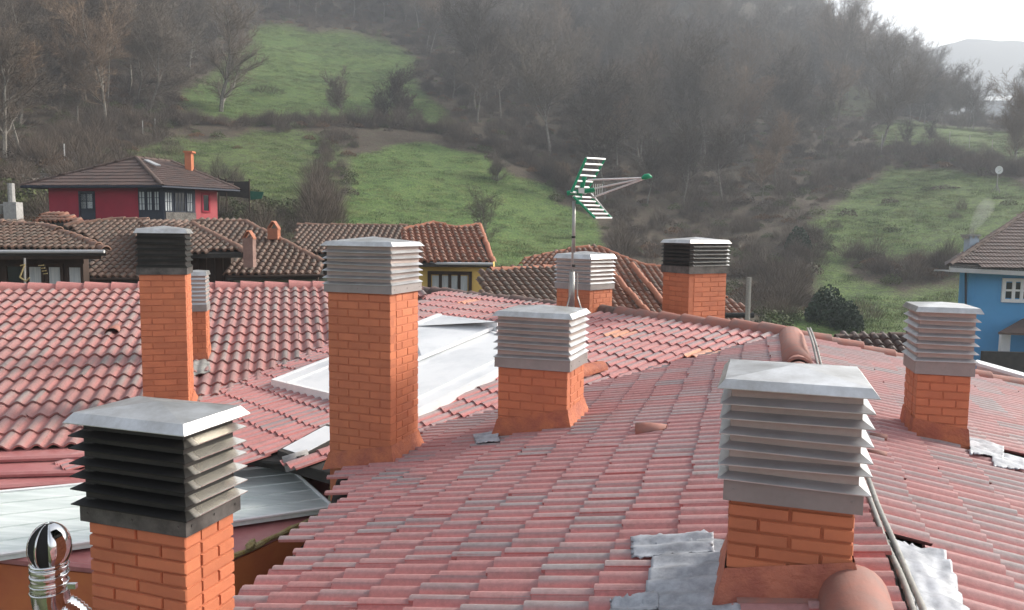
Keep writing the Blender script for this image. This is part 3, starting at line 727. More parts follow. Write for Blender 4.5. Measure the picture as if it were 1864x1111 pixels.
def refl(a, b, c_, d_, n, nm='reflector'):
    a, b, c_, d_ = [L_(*p) for p in (a, b, c_, d_)]
    r = MB().tube([a, b], .024, 6).obj('reflector_arm', M['green'], an); MB().tube([d_, c_], .018, 6).obj('reflector_arm', M['green'], an)
    for i in range(n+1):
        t = i/n; MB().tube([a+(b-a)*t, d_+(c_-d_)*t], .019, 6).obj('reflector_bar', M['alu'], an)
refl((1040, 350, -.2), (1067, 288, -.25), (1101, 290, .35), (1066, 352, .3), 6)
refl((1044, 358, -.2), (1083, 397, -.25), (1113, 397, .35), (1076, 360, .3), 5)
MB().tube([L_(1083, 397, -.25), L_(1113, 397, .35), L_(1076, 352, .3)], .014, 6).obj('reflector_frame', M['alu'], an)
tip = L_(1177, 324, .05)
for (x, y, d) in ((1070, 328, -.1), (1070, 346, .1), (1078, 360, .0)):
    s0 = L_(x, y, d); MB().tube([s0, tip], .017, 6).obj('boom', M['alu'], an)
    for k in range(1, 16):
        c = s0+(tip-s0)*k/16; MB().tube([c+np.array([0, -.04, .0]), c+np.array([0, .04, 0])], .012, 5).obj('director', M['alu'], an)
MB().tube([L_(1168, 325), L_(1174, 322), L_(1181, 321), L_(1187, 323)], [.02, .05, .045, .012], 10).obj('boom_tip', M['green'], an, True)
MB().tube([L_(1032, 352), L_(1082, 346)], .04, 8).obj('boom_hub', M['green'], an); MB().tube([L_(1052, 372), L_(1064, 322)], .04, 8).obj('bracket', M['green'], an)
MB().box(-.05, .05, -.05, .05, -.04, .05, Matrix.Translation(Vector(L_(1058, 348)))).obj('junction_box', M['alu'], an)
for k in range(5):
    c = L_(1080+k*4, 345, .05); MB().tube([c+np.array([0, 0, -.09]), c+np.array([0, 0, .09])], .006, 5).obj('dipole', M['alu'], an)

# ------------------------------------------------------------------ terrain
ZG = -11.0
RS = [60, 80, 100, 130, 170, 220, 300, 400, 520]
PXC = [-400, 100, 500, 900, 1300, 1550, 1700, 1864, 2300]
PYT = [[440, 345, 290, 220, 140, 60, -50, -150, -220], [440, 345, 290, 220, 140, 60, -50, -150, -220],
       [460, 385, 325, 238, 165, 85, -30, -130, -200], [505, 450, 385, 290, 210, 130, 30, -70, -140],
       [560, 520, 460, 370, 290, 195, 85, -30, -120], [600, 550, 480, 380, 295, 232, 165, 118, 105],
       [610, 560, 480, 370, 285, 240, 216, 214, 225], [620, 570, 470, 370, 300, 252, 226, 222, 232], [620, 570, 470, 370, 300, 250, 220, 215, 225]]
PYT = np.array(PYT, float)
def pyrow(px): return np.array([np.interp(px, PXC, PYT[:, k]) for k in range(len(RS))])
def pxaz(x, y): return W/2 + F*x/max(y, 1e-3)
def hz(px, py, r): return ray(px, py)[2]*r
def ground(x, y):
    r = math.hypot(x, y); 
    if y < 5: px = -400 if x < 0 else 2300
    else: px = min(2300, max(-400, pxaz(x, y)))
    row = pyrow(px)
    if r >= 60:
        py = np.interp(r, RS, row); z = hz(px, py, r)
        if r > 520: z -= (r-520)*.3
    else:
        z60 = hz(px, row[0], 60); t = min(1, max(0, (r-42)/18)); t = t*t*(3-2*t); z = ZG + (z60-ZG)*t
    if r > 50:
        k = min(1, (r-50)/60); z += k*(1.1*mn.noise(Vector((x*.035, y*.035, 1))) + .5*mn.noise(Vector((x*.11, y*.11, 5))) + .2*mn.noise(Vector((x*.4, y*.4, 9))))
    return z
def thit(px, py):
    row = pyrow(px); r = float(np.interp(-py, -row, RS)) if py <= row[0] else 58
    d = ray(px, py)
    for _ in range(4):
        X = d*r; e = ground(X[0], X[1]) - X[2]; sl_ = max(.08, (ground(*(d*(r+2))[:2]) - ground(X[0], X[1]))/2 - d[2]); r = min(520, max(45, r - e/ sl_*.6))
    X = d*r; return np.array([X[0], X[1], ground(X[0], X[1])])

GREEN = [([(330, 215), (345, 165), (395, 120), (480, 48), (640, 62), (745, 85), (770, 150), (830, 232), (640, 228), (480, 222)], .62),
         ([(260, 262), (420, 240), (600, 238), (600, 330), (560, 420), (380, 420), (410, 330), (240, 290)], .5),
         ([(625, 285), (700, 262), (830, 268), (900, 300), (1000, 345), (1080, 400), (1110, 460), (1100, 520), (560, 520), (610, 400)], .85),
         ([(1640, 300), (1864, 330), (1990, 340), (1990, 700), (1500, 640), (1480, 520), (1450, 430), (1560, 340)], .58),
         ([(1560, 250), (1650, 215), (1760, 225), (1990, 262), (1990, 320), (1800, 290), (1640, 275)], .55),
         ([(1390, 560), (1500, 570), (1600, 700), (1380, 700)], .7), ([(1500, 150), (1620, 170), (1600, 215), (1480, 200)], .35)]
BROWN = [[(640, 232), (780, 236), (800, 262), (650, 272)], [(120, 215), (330, 228), (560, 236), (860, 246), (870, 232), (560, 222), (330, 214)], [(1560, 470), (1740, 470), (1740, 520), (1640, 540), (1570, 510)]]
def cover(px, py):
    px += 40*mn.noise(Vector((px*.012, py*.02, 3))) + 9*mn.noise(Vector((px*.06, py*.09, 7))); py += 22*mn.noise(Vector((px*.014, py*.03, 8)))
    for p in BROWN:
        if inpoly(px, py, p): return .1
    for p, g in GREEN:
        if inpoly(px, py, p): return g
    return 0.0
azs = np.concatenate([np.linspace(-80, -38, 22, endpoint=False), np.linspace(-38, 40, 300), np.linspace(40.5, 80, 22)])
rs = np.concatenate([[3, 20, 40, 46], np.linspace(50, 240, 190), np.linspace(242, 520, 90), [560, 620, 700]])
TV = []; TCc = []
for r in rs:
    for a in azs:
        x, y = r*math.sin(rad(a)), r*math.cos(rad(a)); z = ground(x, y); TV.append((x, y, z))
        if r > 48 and abs(a) < 42: q = proj((x, y, z)); g = cover(q[0], q[1])
        else: g = .3
        TCc.append((g, 0, 0, 1))
TCc = np.array(TCc).reshape(len(rs), len(azs), 4)
for _ in range(7): TCc[1:-1, 1:-1, 0] = (TCc[1:-1, 1:-1, 0]*2 + TCc[2:, 1:-1, 0] + TCc[:-2, 1:-1, 0] + TCc[1:-1, 2:, 0] + TCc[1:-1, :-2, 0])/6
na = len(azs); TF = [(i*na+k, i*na+k+1, (i+1)*na+k+1, (i+1)*na+k) for i in range(len(rs)-1) for k in range(na-1)]
m, t, b = newmat('hillside_ground'); co = coords(t, True)
a = N(t, 'ShaderNodeAttribute', attribute_name='tc'); sp = t.nodes.new('ShaderNodeSeparateColor'); t.links.new(a.outputs['Color'], sp.inputs[0])
n1 = noise(t, co, .09, 6, .7); n2 = noise(t, co, .8, 6, .75); n3 = noise(t, co, 4.0, 4, .7)
gr = ramp(t, n2, [(.34, (.04, .08, .012)), (.47, (.07, .145, .016)), (.56, (.10, .17, .025)), (.68, (.17, .18, .055))])
gr2 = ramp(t, n1, [(.38, (.06, .105, .03)), (.6, (.11, .135, .045))])
grass = mixc(t, .3, gr.outputs[0], gr2.outputs[0])
br = ramp(t, n2, [(.3, (.035, .026, .018)), (.5, (.075, .052, .032)), (.62, (.06, .06, .03)), (.75, (.11, .075, .045))])
ff = t.nodes.new('ShaderNodeMath'); ff.operation = 'ADD'; t.links.new(sp.outputs[0], ff.inputs[0]); mm = t.nodes.new('ShaderNodeMath'); mm.operation = 'MULTIPLY_ADD'; t.links.new(n2, mm.inputs[0]); mm.inputs[1].default_value = .9; mm.inputs[2].default_value = -.45; t.links.new(mm.outputs[0], ff.inputs[1])
fr = ramp(t, ff.outputs[0], [(.2, (0,)*3), (.62, (1,)*3)])
col = mixc(t, fr.outputs[0], br.outputs[0], grass); s3 = ramp(t, n3, [(.35, (.45,)*3), (.65, (1.45,)*3)]); col = mixc(t, 1.0, col, s3.outputs[0], 'MULTIPLY')
t.links.new(col, b.inputs['Base Color']); b.inputs['Roughness'].default_value = .95
bump(t, b, n3, .9, .35)
M['ground'] = m
me = bpy.data.meshes.new('hillside'); me.from_pydata(TV, [], TF); me.materials.append(m); set_tc(me, TCc.reshape(-1, 4)); me.polygons.foreach_set('use_smooth', [True]*len(TF)); me.update()
tag(linkmesh('hillside', me), kind='structure')
gb = MB(); ng = 48
gb.add([(0, 0, ZG-.6)] + [(2600*math.cos(2*pi*k/ng), 2600*math.sin(2*pi*k/ng), ZG-.6) for k in range(ng)], [(0, k+1, (k+1) % ng+1) for k in range(ng)])
tag(gb.obj('ground', plain('valley_ground', (.06, .09, .03), (.10, .10, .05), .05, .95, world=True)), kind='structure')

# distant mountain
mv = []; mf = []; nx, ny = 60, 14
for i in range(nx+1):
    px = 1500 + (2700-1500)*i/nx
    crest = float(np.interp(px, [1500, 1640, 1670, 1720, 1770, 1864, 2000, 2300, 2700], [190, 128, 100, 82, 71, 76, 90, 120, 190])) 
    for k in range(ny+1):
        tt = k/ny; r = 900 + 420*tt; h = ray(px, crest)[2]*1320; zz = -12 + (h+12)*(tt**.8) + 9*mn.noise(Vector((px*.02, tt*3, 4)))*(1-tt)*2 + 3*mn.noise(Vector((px*.06, tt*6, 4)))
        d = ray(px, crest); mv.append((d[0]*r, d[1]*r, zz))
for i in range(nx):
    for k in range(ny): a = i*(ny+1)+k; mf.append((a, a+ny+1, a+ny+2, a+1))
tag(MB().add(mv, mf).obj('mountain', plain('mountain_heath', (.02, .028, .035), (.035, .045, .05), .02, .95, world=True, bmp=0), None, True), kind='structure')

# ------------------------------------------------------------------ village houses
M['oldtile'] = tile_material('old_barrel_tile', (.20, .105, .07), (.15, .085, .06), (.13, .105, .085), (.075, .065, .055), lichen=.8)
M['oldtile2'] = tile_material('orange_barrel_tile', (.36, .13, .07), (.24, .10, .06), (.20, .13, .10), (.10, .08, .065), lichen=.35)
M['darkwood'] = plain('dark_wood', (.035, .022, .016), (.06, .035, .024), 5, .8, world=True, vscale=(1, 1, .15))
M['crimson'] = plain('crimson_render', (.36, .02, .045), (.29, .016, .038), .8, .85, world=True, bmp=.1)
M['crimson_lit'] = plain('crimson_render_lit', (.44, .09, .10), (.38, .07, .085), .8, .85, world=True, bmp=.1)  # crimson render lightened: the brighter light on the right wall is in the colour
M['yellow'] = plain('ochre_render', (.78, .53, .17), (.68, .46, .14), .8, .85, world=True, bmp=.1)
M['blue'] = plain('blue_render', (.10, .35, .66), (.085, .31, .58), .6, .8, world=True, bmp=.1)
M['palegreen'] = plain('pale_green_render', (.30, .34, .24), (.24, .28, .20), .8, .9, world=True)
M['stone'] = plain('stone_wall', (.10, .095, .085), (.24, .22, .20), 2.5, .9, world=True, bmp=1, bd=.05)
M['curtain'] = plain('net_curtain', (.40, .44, .46), (.60, .62, .62), 3, .8, world=True, vscale=(6, 6, .4))
m, t, b = newmat('window_glass'); b.inputs['Base Color'].default_value = (.02, .025, .03, 1); b.inputs['Roughness'].default_value = .08; M['glass'] = m
M['navy'] = plain('dark_blue_wood', (.012, .018, .035), (.02, .028, .05), 4, .6, world=True)
M['slate'] = plain('dark_brown_tile', (.11, .07, .055), (.07, .048, .042), 2, .8, world=True)
M['slate2'] = tile_material('dark_flat_tile', (.13, .075, .06), (.10, .065, .055), (.085, .065, .06), (.06, .05, .045))
M['gutter'] = plain('grey_gutter', (.42, .43, .44), (.5, .5, .5), 3, .5, bmp=0)
M['foldwhite'] = plain('white_frame_paint', (.7, .71, .72), (.78, .78, .78), 3, .5, bmp=0)

def roof_slope(house, pl, pxpoly, protos, mat, pitch, expo, nind, off=.0, name='roof', th=.15, pts=None):
    P = pts if pts is not None else [pl.hit(x, y) for x, y in pxpoly]
    P = [np.array([p[0], p[1], pl.z(p[0], p[1])]) for p in P]
    ro = MB().prism([dz(p, -.02) for p in P], (0, 0, -th)).obj(name, M['deck'], house)
    poly = [(p[0], p[1]) for p in P]; U, V, Nn = plane_axes(pl); lowest = min(P, key=lambda p: p[2])
    us = [(p-lowest)@U for p in P]; vs_ = [(p-lowest)@V for p in P]
    n = lay_tiles(ro, pl, protos, mat, lowest, pitch, expo, lambda c: inpoly(c[0], c[1], poly), (int(min(us)/pitch)-2, int(max(us)/pitch)+3), (int(min(vs_)/expo)-3, int(max(vs_)/expo)+2), nind, lift=.01, jit=.012)
    return ro, P
def caps(parent, A, Bp, r=.14, mat='oldtile', step=.42, wob=.02): ridge_caps(parent, dz(A, .02), dz(Bp, .02), max(2, int(np.linalg.norm(np.asarray(Bp)-A)/step)), r, M[mat], 'ridge_tile', wob)
def wallpx(house, x0, x1, ytop, Y0, Y1, mat, name='wall', zb=None, th=.3, top=None):
    A = at(x0, ytop, Y0); Bp = at(x1, ytop if top is None else top, Y1); wallstrip(house, A, Bp, 0, ground(A[0], A[1])-1.5 if zb is None else zb, mat, th, name); return A, Bp
def window(house, A, Bp, u0, u1, z0, z1, frame, glass, bars=1, rows=1, name='window', fr=.09, proud=.05):
    """window in the wall from A to B (fractions u0..u1 of its length, heights z0..z1)"""
    A = np.asarray(A, float); Bp = np.asarray(Bp, float); d = Bp-A; d[2] = 0; n = np.array([d[1], -d[0], 0]); n /= np.linalg.norm(n)
    if n[1] > 0: n = -n
    p = lambda u, z, o: np.array([A[0]+d[0]*u, A[1]+d[1]*u, z]) + n*o
    L = np.linalg.norm(d); f = fr/L
    w = MB()
    def slab(mb, ua, ub, za, zb_, o0, o1):
        v = [p(ua, za, o0), p(ub, za, o0), p(ub, zb_, o0), p(ua, zb_, o0), p(ua, za, o1), p(ub, za, o1), p(ub, zb_, o1), p(ua, zb_, o1)]
        mb.add(v, [(0, 3, 2, 1), (4, 5, 6, 7), (0, 1, 5, 4), (1, 2, 6, 5), (2, 3, 7, 6), (3, 0, 4, 7)])
    slab(w, u0-f, u0, z0-fr, z1+fr, 0, proud); slab(w, u1, u1+f, z0-fr, z1+fr, 0, proud); slab(w, u0, u1, z1, z1+fr, 0, proud); slab(w, u0, u1, z0-fr, z0, 0, proud*1.3)
    wo_ = w.obj(name, frame, house)
    for i in range(bars):
        for k in range(rows):
            a = u0 + (u1-u0)*i/bars; c = u0 + (u1-u0)*(i+1)/bars; za = z0 + (z1-z0)*k/rows; zc = z0 + (z1-z0)*(k+1)/rows
            q = MB(); slab(q, a + f*.3, c - f*.3, za + fr*.3, zc - fr*.3, .004, .02); q.obj('pane', glass, wo_)
    fb_ = MB()
    for i in range(1, bars): c = u0 + (u1-u0)*i/bars; slab(fb_, c-f*.45, c+f*.45, z0, z1, .0, proud*.8)
    for k in range(1, rows): c = z0 + (z1-z0)*k/rows; slab(fb_, u0, u1, c-fr*.3, c+fr*.3, .0, proud*.7)
    if fb_.v: fb_.obj('glazing_bar', frame, wo_)
    return wo_
def smallchim(house, px, py0, py1, Y, w, mat, hat=True, name='chimney_stack'):
    P = at(px, py1, Y); T = at(px, py0, Y); o = MB().box(-w/2, w/2, -w/2, w/2, 0, (T-P)[2], Matrix.Translation(Vector(P))).obj(name, mat, house)
    if hat: 
        z = (T)[2]; v = MB()
        for s_ in (-1, 1): v.prism([(P[0]+s_*w*.55, P[1]-w*.5, z), (P[0]+s_*w*.55, P[1]+w*.5, z), (P[0]+s_*.03, P[1]+w*.5, z+w*.75), (P[0]+s_*.03, P[1]-w*.5, z+w*.75)], (0, 0, -.05))
        v.obj('chimney_hat', M['oldtile2'], o)
bt_ = lambda p, L, r, m_: [barrel_tile(p, L, r, q, m_) for q in (.1, .3, .5, .7, .9)]

# left wooden house
hA = empty('village_house', (0, 0, 0), 0, 'dark wooden house at the far left with three curtained windows below its old tile roof', 'house')
YA_ = 24.0; pl = Pl(183, 17, at(95, 456, YA_)); T1 = bt_(.235, .46, .085, M['oldtile'])
ro, P = roof_slope(hA, pl, [(-220, 457), (193, 456), (87, 414), (60, 408), (-220, 396)], T1, M['oldtile'], .235, .33, 130)
caps(ro, P[1], P[2]); caps(ro, P[2], P[4], .12)
e0, e1_ = at(-220, 459, YA_-.15), at(190, 458, YA_-.15); MB().tube([e0, e1_], .055, 8).obj('gutter', M['gutter'], hA)
MB().prism([at(-220, 463, YA_), at(184, 463, YA_), at(184, 472, YA_+.05), at(-220, 474, YA_+.05)], (0, .12, 0)).obj('fascia', M['darkwood'], hA)
A, Bq = wallpx(hA, -220, 152, 466, YA_+1.0, YA_+1.0, M['darkwood'])
z0, z1 = at(0, 526, YA_+1)[2], at(0, 484, YA_+1)[2]
for x0, x1 in ((51, 75), (87, 110), (124, 147)):
    u = lambda x: (x+220)/(152+220); window(hA, A, Bq, u(x0), u(x1), z0, z1, M['darkwood'], M['curtain'])
window(hA, A, Bq, u(12), u(38), z0, z1, M['darkwood'], M['glass'])
oa = empty('old_antenna', tuple(at(45, 515, 22)), 0, 'small yellowed television antenna in front of the curtained wooden house', 'antenna'); oo = np.array(oa.location)
q = [at(x, y, 22)-oo for x, y in ((37, 484), (45, 482), (36, 505), (47, 512), (54, 506))]
for i in range(4): MB().tube([q[i], q[i+1]], .022, 5).obj('rod', M['moss'], oa)
MB().tube([at(45, 470, 22.1)-oo, at(46, 560, 22.1)-oo], .03, 6).obj('mast', M['mast'], oa)
for k in range(4): MB().tube([at(70+k*3, 484+k*5, 22.1)-oo, at(80+k*2, 483+k*5, 22.1)-oo], .014, 5).obj('element', M['moss'], oa)

# long house in the middle left
hB = empty('village_house', (0, 0, 0), 0, 'long low house with mossy brown barrel tiles right behind the two black-topped chimneys', 'house')
pl = Pl(178, 19, at(200, 507, 25.5)); T2 = bt_(.25, .48, .09, M['oldtile'])
ro, P = roof_slope(hB, pl, [(150, 507), (262, 506), (349, 462), (351, 408), (270, 403), (206, 402), (119, 414), (196, 452)], T2, M['oldtile'], .25, .33, 90)
caps(ro, P[4], P[5]); caps(ro, P[5], P[6])
pl2 = Pl(182, 17, at(400, 460, 26.0)); ro2, P2_ = roof_slope(hB, pl2, [(262, 462), (446, 460), (351, 410), (262, 404)], T2, M['oldtile'], .25, .33, 60); caps(ro2, P2_[2], P2_[1], .13)
pl3 = Pl(176, 20, at(500, 502, 26.5)); ro3, P3_ = roof_slope(hB, pl3, [(412, 502), (588, 500), (588, 479), (447, 406), (425, 402), (351, 405), (351, 410), (446, 462)], T2, M['oldtile'], .25, .33, 90); caps(ro3, P3_[3], P3_[2], .13); caps(ro3, P3_[3], P3_[5], .12)
wallpx(hB, 155, 262, 511, 26.2, 26.2, M['darkwood']); A, Bq = wallpx(hB, 262, 420, 464, 27.0, 27.0, M['darkwood'])
for x in range(270, 420, 15): a_ = at(x, 466, 26.93); MB().box(-.02, .02, -.03, 0, -1.3, 0, Matrix.Translation(Vector(a_))).obj('plank', M['darkwood'], hB)
wallpx(hB, 414, 600, 505, 27.2, 27.2, M['palegreen']); MB().tube([at(412, 504, 26.4), at(590, 502, 26.4)], .05, 8).obj('gutter', M['darkwood'], hB); MB().tube([at(153, 509, 25.4), at(262, 508, 25.4)], .05, 8).obj('gutter', M['darkwood'], hB)
MB().tube([at(578, 504, 26.5), at(578, 560, 26.5)], .05, 8).obj('downpipe', M['darkwood'], hB)
smallchim(hB, 455, 433, 487, 25.3, .32, M['skirt'] if False else plain('old_chimney_render', (.20, .12, .10), (.28, .18, .15), 4, .9, world=True)); smallchim(hB, 499, 416, 436, 29.5, .38, M['oldtile2'])

# roof peeping out between
hC = empty('village_house', (0, 0, 0), 0, 'tile roof with pinkish hip peeping out between the wooden house and the red house', 'house')
pl = Pl(200, 20, at(100, 410, 31)); ro, P = roof_slope(hC, pl, [(62, 402), (160, 412), (108, 389), (88, 391)], bt_(.25, .48, .09, M['oldtile2']), M['oldtile2'], .25, .36, 40)
wallstrip(hC, P[0]+dirl(20)*.5, P[1]+dirl(20)*.5, -.2, -12, M['stone'])

# red house on the rise
hR = empty('red_house', (0, 0, 0), 0, 'crimson house with brown hipped roof, dark glazed gallery and small orange chimney', 'house')
YR = 47.0; cR = at(297, 340, YR); az1 = 283.0; az2 = 38.0
cl_ = lambda px, az, c: c + dirl(az)*face_len(c, az, px, 30)
lR = cl_(88, az1, cR); rR = cl_(395, az2, cR); zE = cR[2]; zBR = ground(cR[0], cR[1]) - 3
g1 = cl_(251, az1, cR); g2 = cl_(355, az2, cR)
for nm, a_, b_, mt in (('wall', lR, g1, 'crimson'), ('wall', g2, rR, 'crimson_lit')): wallstrip(hR, a_, b_, 0, zBR, M[mt], .3, nm)
wallstrip(hR, g1, cR, 0, zBR, M['navy'], .3, 'gallery'); wallstrip(hR, cR, g2, 0, zBR, M['navy'], .3, 'gallery')
hh = lambda py: at(297, py, YR)[2]
def fr_(a, b, px): return (face_len(a, math.degrees(math.atan2((b-a)[0], (b-a)[1])), px, 30))/np.linalg.norm((b-a)[:2])
window(hR, lR, g1, fr_(lR, g1, 145), fr_(lR, g1, 170), hh(402), hh(351), M['navy'], M['navy'], 1, 1, 'door')
window(hR, lR, g1, fr_(lR, g1, 146), fr_(lR, g1, 169), hh(381), hh(353), M['navy'], M['curtain'], 2, 2, 'window', .06, .09)
for x0, x1 in ((253, 263), (268, 276), (281, 289)): window(hR, g1, cR, fr_(g1, cR, x0), fr_(g1, cR, x1), hh(383), hh(349), M['navy'], M['curtain'], 2, 3, 'window', .05)
for x0, x1, g_ in ((299.5, 312, 'curtain'), (318, 335, 'glass'), (340, 349, 'curtain')): window(hR, cR, g2, fr_(cR, g2, x0), fr_(cR, g2, x1), hh(384), hh(350), M['navy'], M[g_], 3, 2, 'window', .05)
wallstrip(hR, cR + dirl(az2-90)*-.06 + dirl(az2)*.1, g2 + dirl(az2-90)*-.06, hh(386)-zE, zBR, M['stone'], .05, 'stone_apron')
window(hR, g2, rR, fr_(g2, rR, 369), fr_(g2, rR, 379), hh(382), hh(351), M['crimson'], M['glass'], 1, 1)
bR = lR + (rR-cR)
E_ = [lR + dirl(az1)*1.0 - dirl(az2)*.8, cR - dirl(az1)*.8 - dirl(az2)*.8, rR + dirl(az2)*.8 - dirl(az1)*.8, bR + dirl(az2)*.8 + dirl(az1)*1.0]
for p in E_: p[2] = zE + .02
rz_ = zE + 1.75; half = np.linalg.norm((rR-cR)[:2])/2
R1_ = cR + (rR-cR)*.5 + dirl(az1)*2.6; R2_ = R1_ + dirl(az1)*0 + dirl(az2)*2.0
R1_ = at(248, 288, YR+3.2); R2_ = at(311, 291, YR+5.6); R2_[2] = R1_[2] - .02
T3 = [wave_tile(.16, .50, .03, .03, r, M['slate2']) for r in (.1, .4, .7, .9)]
def slope_from(house, pts, protos, mat, pitch, expo, nind, th=.12):
    a, b_, c = pts[0], pts[1], pts[2]; n = np.cross(b_-a, c-a); n = n if n[2] > 0 else -n
    az = math.degrees(math.atan2(n[0], n[1])); deg = math.degrees(math.atan(math.hypot(n[0], n[1])/n[2])); pl = Pl(az, deg, a)
    return roof_slope(house, pl, None, protos, mat, pitch, expo, nind, pts=pts, th=th)
roL, _ = slope_from(hR, [E_[0], E_[1], R1_], T3, M['slate2'], .32, .42, 130)
roR, _ = slope_from(hR, [E_[1], E_[2], R1_], T3, M['slate2'], .32, .42, 90)
slope_from(hR, [E_[2], R2_, R1_], T3, M['slate2'], .32, .42, 60)
slope_from(hR, [E_[2], E_[3], R2_], T3, M['slate2'], .32, .42, 0); slope_from(hR, [E_[0], R1_, E_[3]], T3, M['slate2'], .32, .42, 0); slope_from(hR, [E_[3], R1_, R2_], T3, M['slate2'], .32, .42, 0)
caps(roL, R1_, E_[0], .13, 'slate', .5, .01); caps(roL, R1_, E_[1], .13, 'slate', .5, .01); caps(roR, R1_, R2_, .13, 'slate', .5, .01); caps(roR, R2_, E_[2], .13, 'slate', .5, .01)
for i in range(2): MB().tube([dz(E_[i], -.06), dz(E_[i+1], -.06)], .08, 6).obj('eave_gutter', M['navy'], hR)
smallchim(hR, 345, 279, 312, YR+4.6, .42, M['brick'], False, 'chimney_stack'); MB().box(-.3, .3, -.3, .3, 0, .12, Matrix.Translation(Vector(at(345, 279, YR+4.6)))).obj('chimney_cap', M['brick'], hR)
Q_ = [at(262, 294, YR+3.0), at(270, 294, YR+3.0), at(293, 304, YR+2.0), at(284, 304, YR+2.0)]
MB().prism([dz(p, .12) for p in Q_], (0, 0, -.08)).obj('roof_window', M['gutter'], hR)

# ochre house and the roof beside it
hY = empty('ochre_house', (0, 0, 0), 0, 'ochre yellow house with wide brown window and sagging barrel tile roof', 'house')
YY = 31.0; pl = Pl(168, 19, at(820, 478, YY)); T5 = bt_(.28, .5, .10, M['oldtile2']); T5b = bt_(.28, .5, .10, M['oldtile'])
ro, P = roof_slope(hY, pl, [(735, 478), (898, 479), (873, 411), (832, 416), (812, 412), (790, 407), (770, 415), (735, 419)], T5, M['oldtile2'], .28, .40, 150)
caps(ro, P[2], P[3], .12, 'oldtile2'); caps(ro, P[3], P[5], .12, 'oldtile2'); caps(ro, P[5], P[7], .12, 'oldtile2'); caps(ro, P[2], P[1], .11, 'oldtile2')
MB().tube([at(735, 479, YY-.1), at(897, 481, YY-.1)], .06, 8).obj('gutter', M['gutter'], hY)
A, Bq = wallpx(hY, 660, 893, 477, YY+.5, YY+.5, M['yellow']); u = lambda x: (x-660)/233.0
wallstrip(hY, Bq, Bq + dirl(0)*7, 0, -12, M['yellow'])
zz = lambda y: at(800, y, YY+.5)[2]
window(hY, A, Bq, u(785), u(853), zz(531), zz(500), M['darkwood'], M['curtain'], 4, 1, 'window', .14, .08)
hY2 = empty('village_house', (0, 0, 0), 0, 'low brown tile roof between the long house and the ochre house', 'house')
pl = Pl(180, 17, at(640, 462, 35)); ro, P = roof_slope(hY2, pl, [(540, 461), (760, 470), (742, 413), (541, 411)], T5b, M['oldtile'], .28, .40, 100); caps(ro, P[3], P[2], .12)
wallstrip(hY2, P[0]+dirl(0)*.5, P[1]+dirl(0)*.5, -.2, -12, M['darkwood'])

# brown and orange roofs right of it
hO = empty('village_house', (0, 0, 0), 0, 'house with brown tile slope rising between the ochre house and the antenna mast', 'house')
pl = Pl(160, 20, at(950, 560, 25)); ro, P = roof_slope(hO, pl, [(880, 580), (1100, 590), (1050, 487), (1006, 488), (893, 494), (880, 500)], bt_(.26, .48, .095, M['oldtile']), M['oldtile'], .26, .36, 170); caps(ro, P[4], P[3], .12, 'oldtile2'); caps(ro, P[3], P[2], .12, 'oldtile2')
hP = empty('village_house', (0, 0, 0), 0, 'house with orange lichened tile roof between the two silvery far chimneys', 'house')
pl = Pl(172, 21, at(1200, 575, 29)); ro, P = roof_slope(hP, pl, [(1060, 590), (1365, 590), (1365, 565), (1322, 545), (1209, 489), (1176, 486), (1124, 467), (1091, 452), (1049, 454), (1010, 500)], bt_(.27, .5, .10, M['oldtile2']), M['oldtile2'], .27, .38, 200)
for i, k in ((3, 4), (4, 5), (5, 6), (6, 7), (7, 8)): caps(ro, P[i], P[k], .12, 'oldtile2')
caps(ro, at(1115, 498, 31.5), at(1181, 573, 28.7), .12, 'oldtile2'); caps(ro, at(1150, 484, 32.5), at(1232, 580, 28.7), .12, 'oldtile2')
for h_, A_ in ((hO, P),): pass
pl = Pl(200, 18, at(1000, 489, 34)); ro, P = roof_slope(hP, pl, [(954, 489), (1030, 489), (1091, 452), (1049, 454), (955, 474)], bt_(.27, .5, .10, M['oldtile2']), M['oldtile2'], .27, .38, 40); caps(ro, P[4], P[3], .12, 'oldtile2')
wallstrip(hP, at(954, 490, 34.3), at(1100, 490, 34.3), 0, -12, M['stone']); wallstrip(hP, at(1060, 592, 29.3), at(1368, 592, 29.3), 0, -12, M['stone'])
MB().tube([at(1320, 574, 28.5), at(1372, 574, 28.5)], .10, 8).obj('gutter', M['black'], hP)
# dark roof right
hD = empty('village_house', (0, 0, 0), 0, 'low dark tile roof just beyond the right-hand ridge', 'house')
pl = Pl(190, 18, at(1600, 660, 17)); ro, P = roof_slope(hD, pl, [(1500, 690), (1760, 700), (1760, 616), (1650, 612), (1520, 617)], bt_(.22, .42, .08, M['slate2']), M['slate2'], .22, .32, 120); caps(ro, P[4], P[3], .08, 'slate'); caps(ro, P[3], P[2], .08, 'slate')
wallstrip(hD, P[0], P[1], -.2, -12, M['stone'])

# blue house
hU = empty('blue_house', (0, 0, 0), 0, 'bright blue house at the right edge with grey-brown hipped roof and smoking chimney', 'house')
YB = 38.0; A, Bq = wallpx(hU, 1764, 2060, 490, YB, YB-1.5, M['blue'], top=499); As, _ = wallpx(hU, 1748, 1764, 488, YB+5, YB, M['blue'], top=490)
E0, E1, E2 = at(1730, 482, YB-.9), at(2090, 500, YB-2.3), at(1722, 479, YB+6); AP = at(1905, 362, YB+6)
ro, P = slope_from(hU, [E0, E1, AP], [wave_tile(.17, .45, .03, .03, r, M['slate2']) for r in (.1, .4, .7, .9)], M['slate2'], .34, .40, 200)
caps(ro, AP, E0, .12, 'slate', .5, .01); slope_from(hU, [E0, AP, E2], T3, M['slate2'], .34, .4, 0)
MB().prism([dz(E0, -.05), dz(E1, -.05), dz(E1, -.3), dz(E0, -.3)], (0, .1, 0)).obj('fascia', M['gutter'], hU)
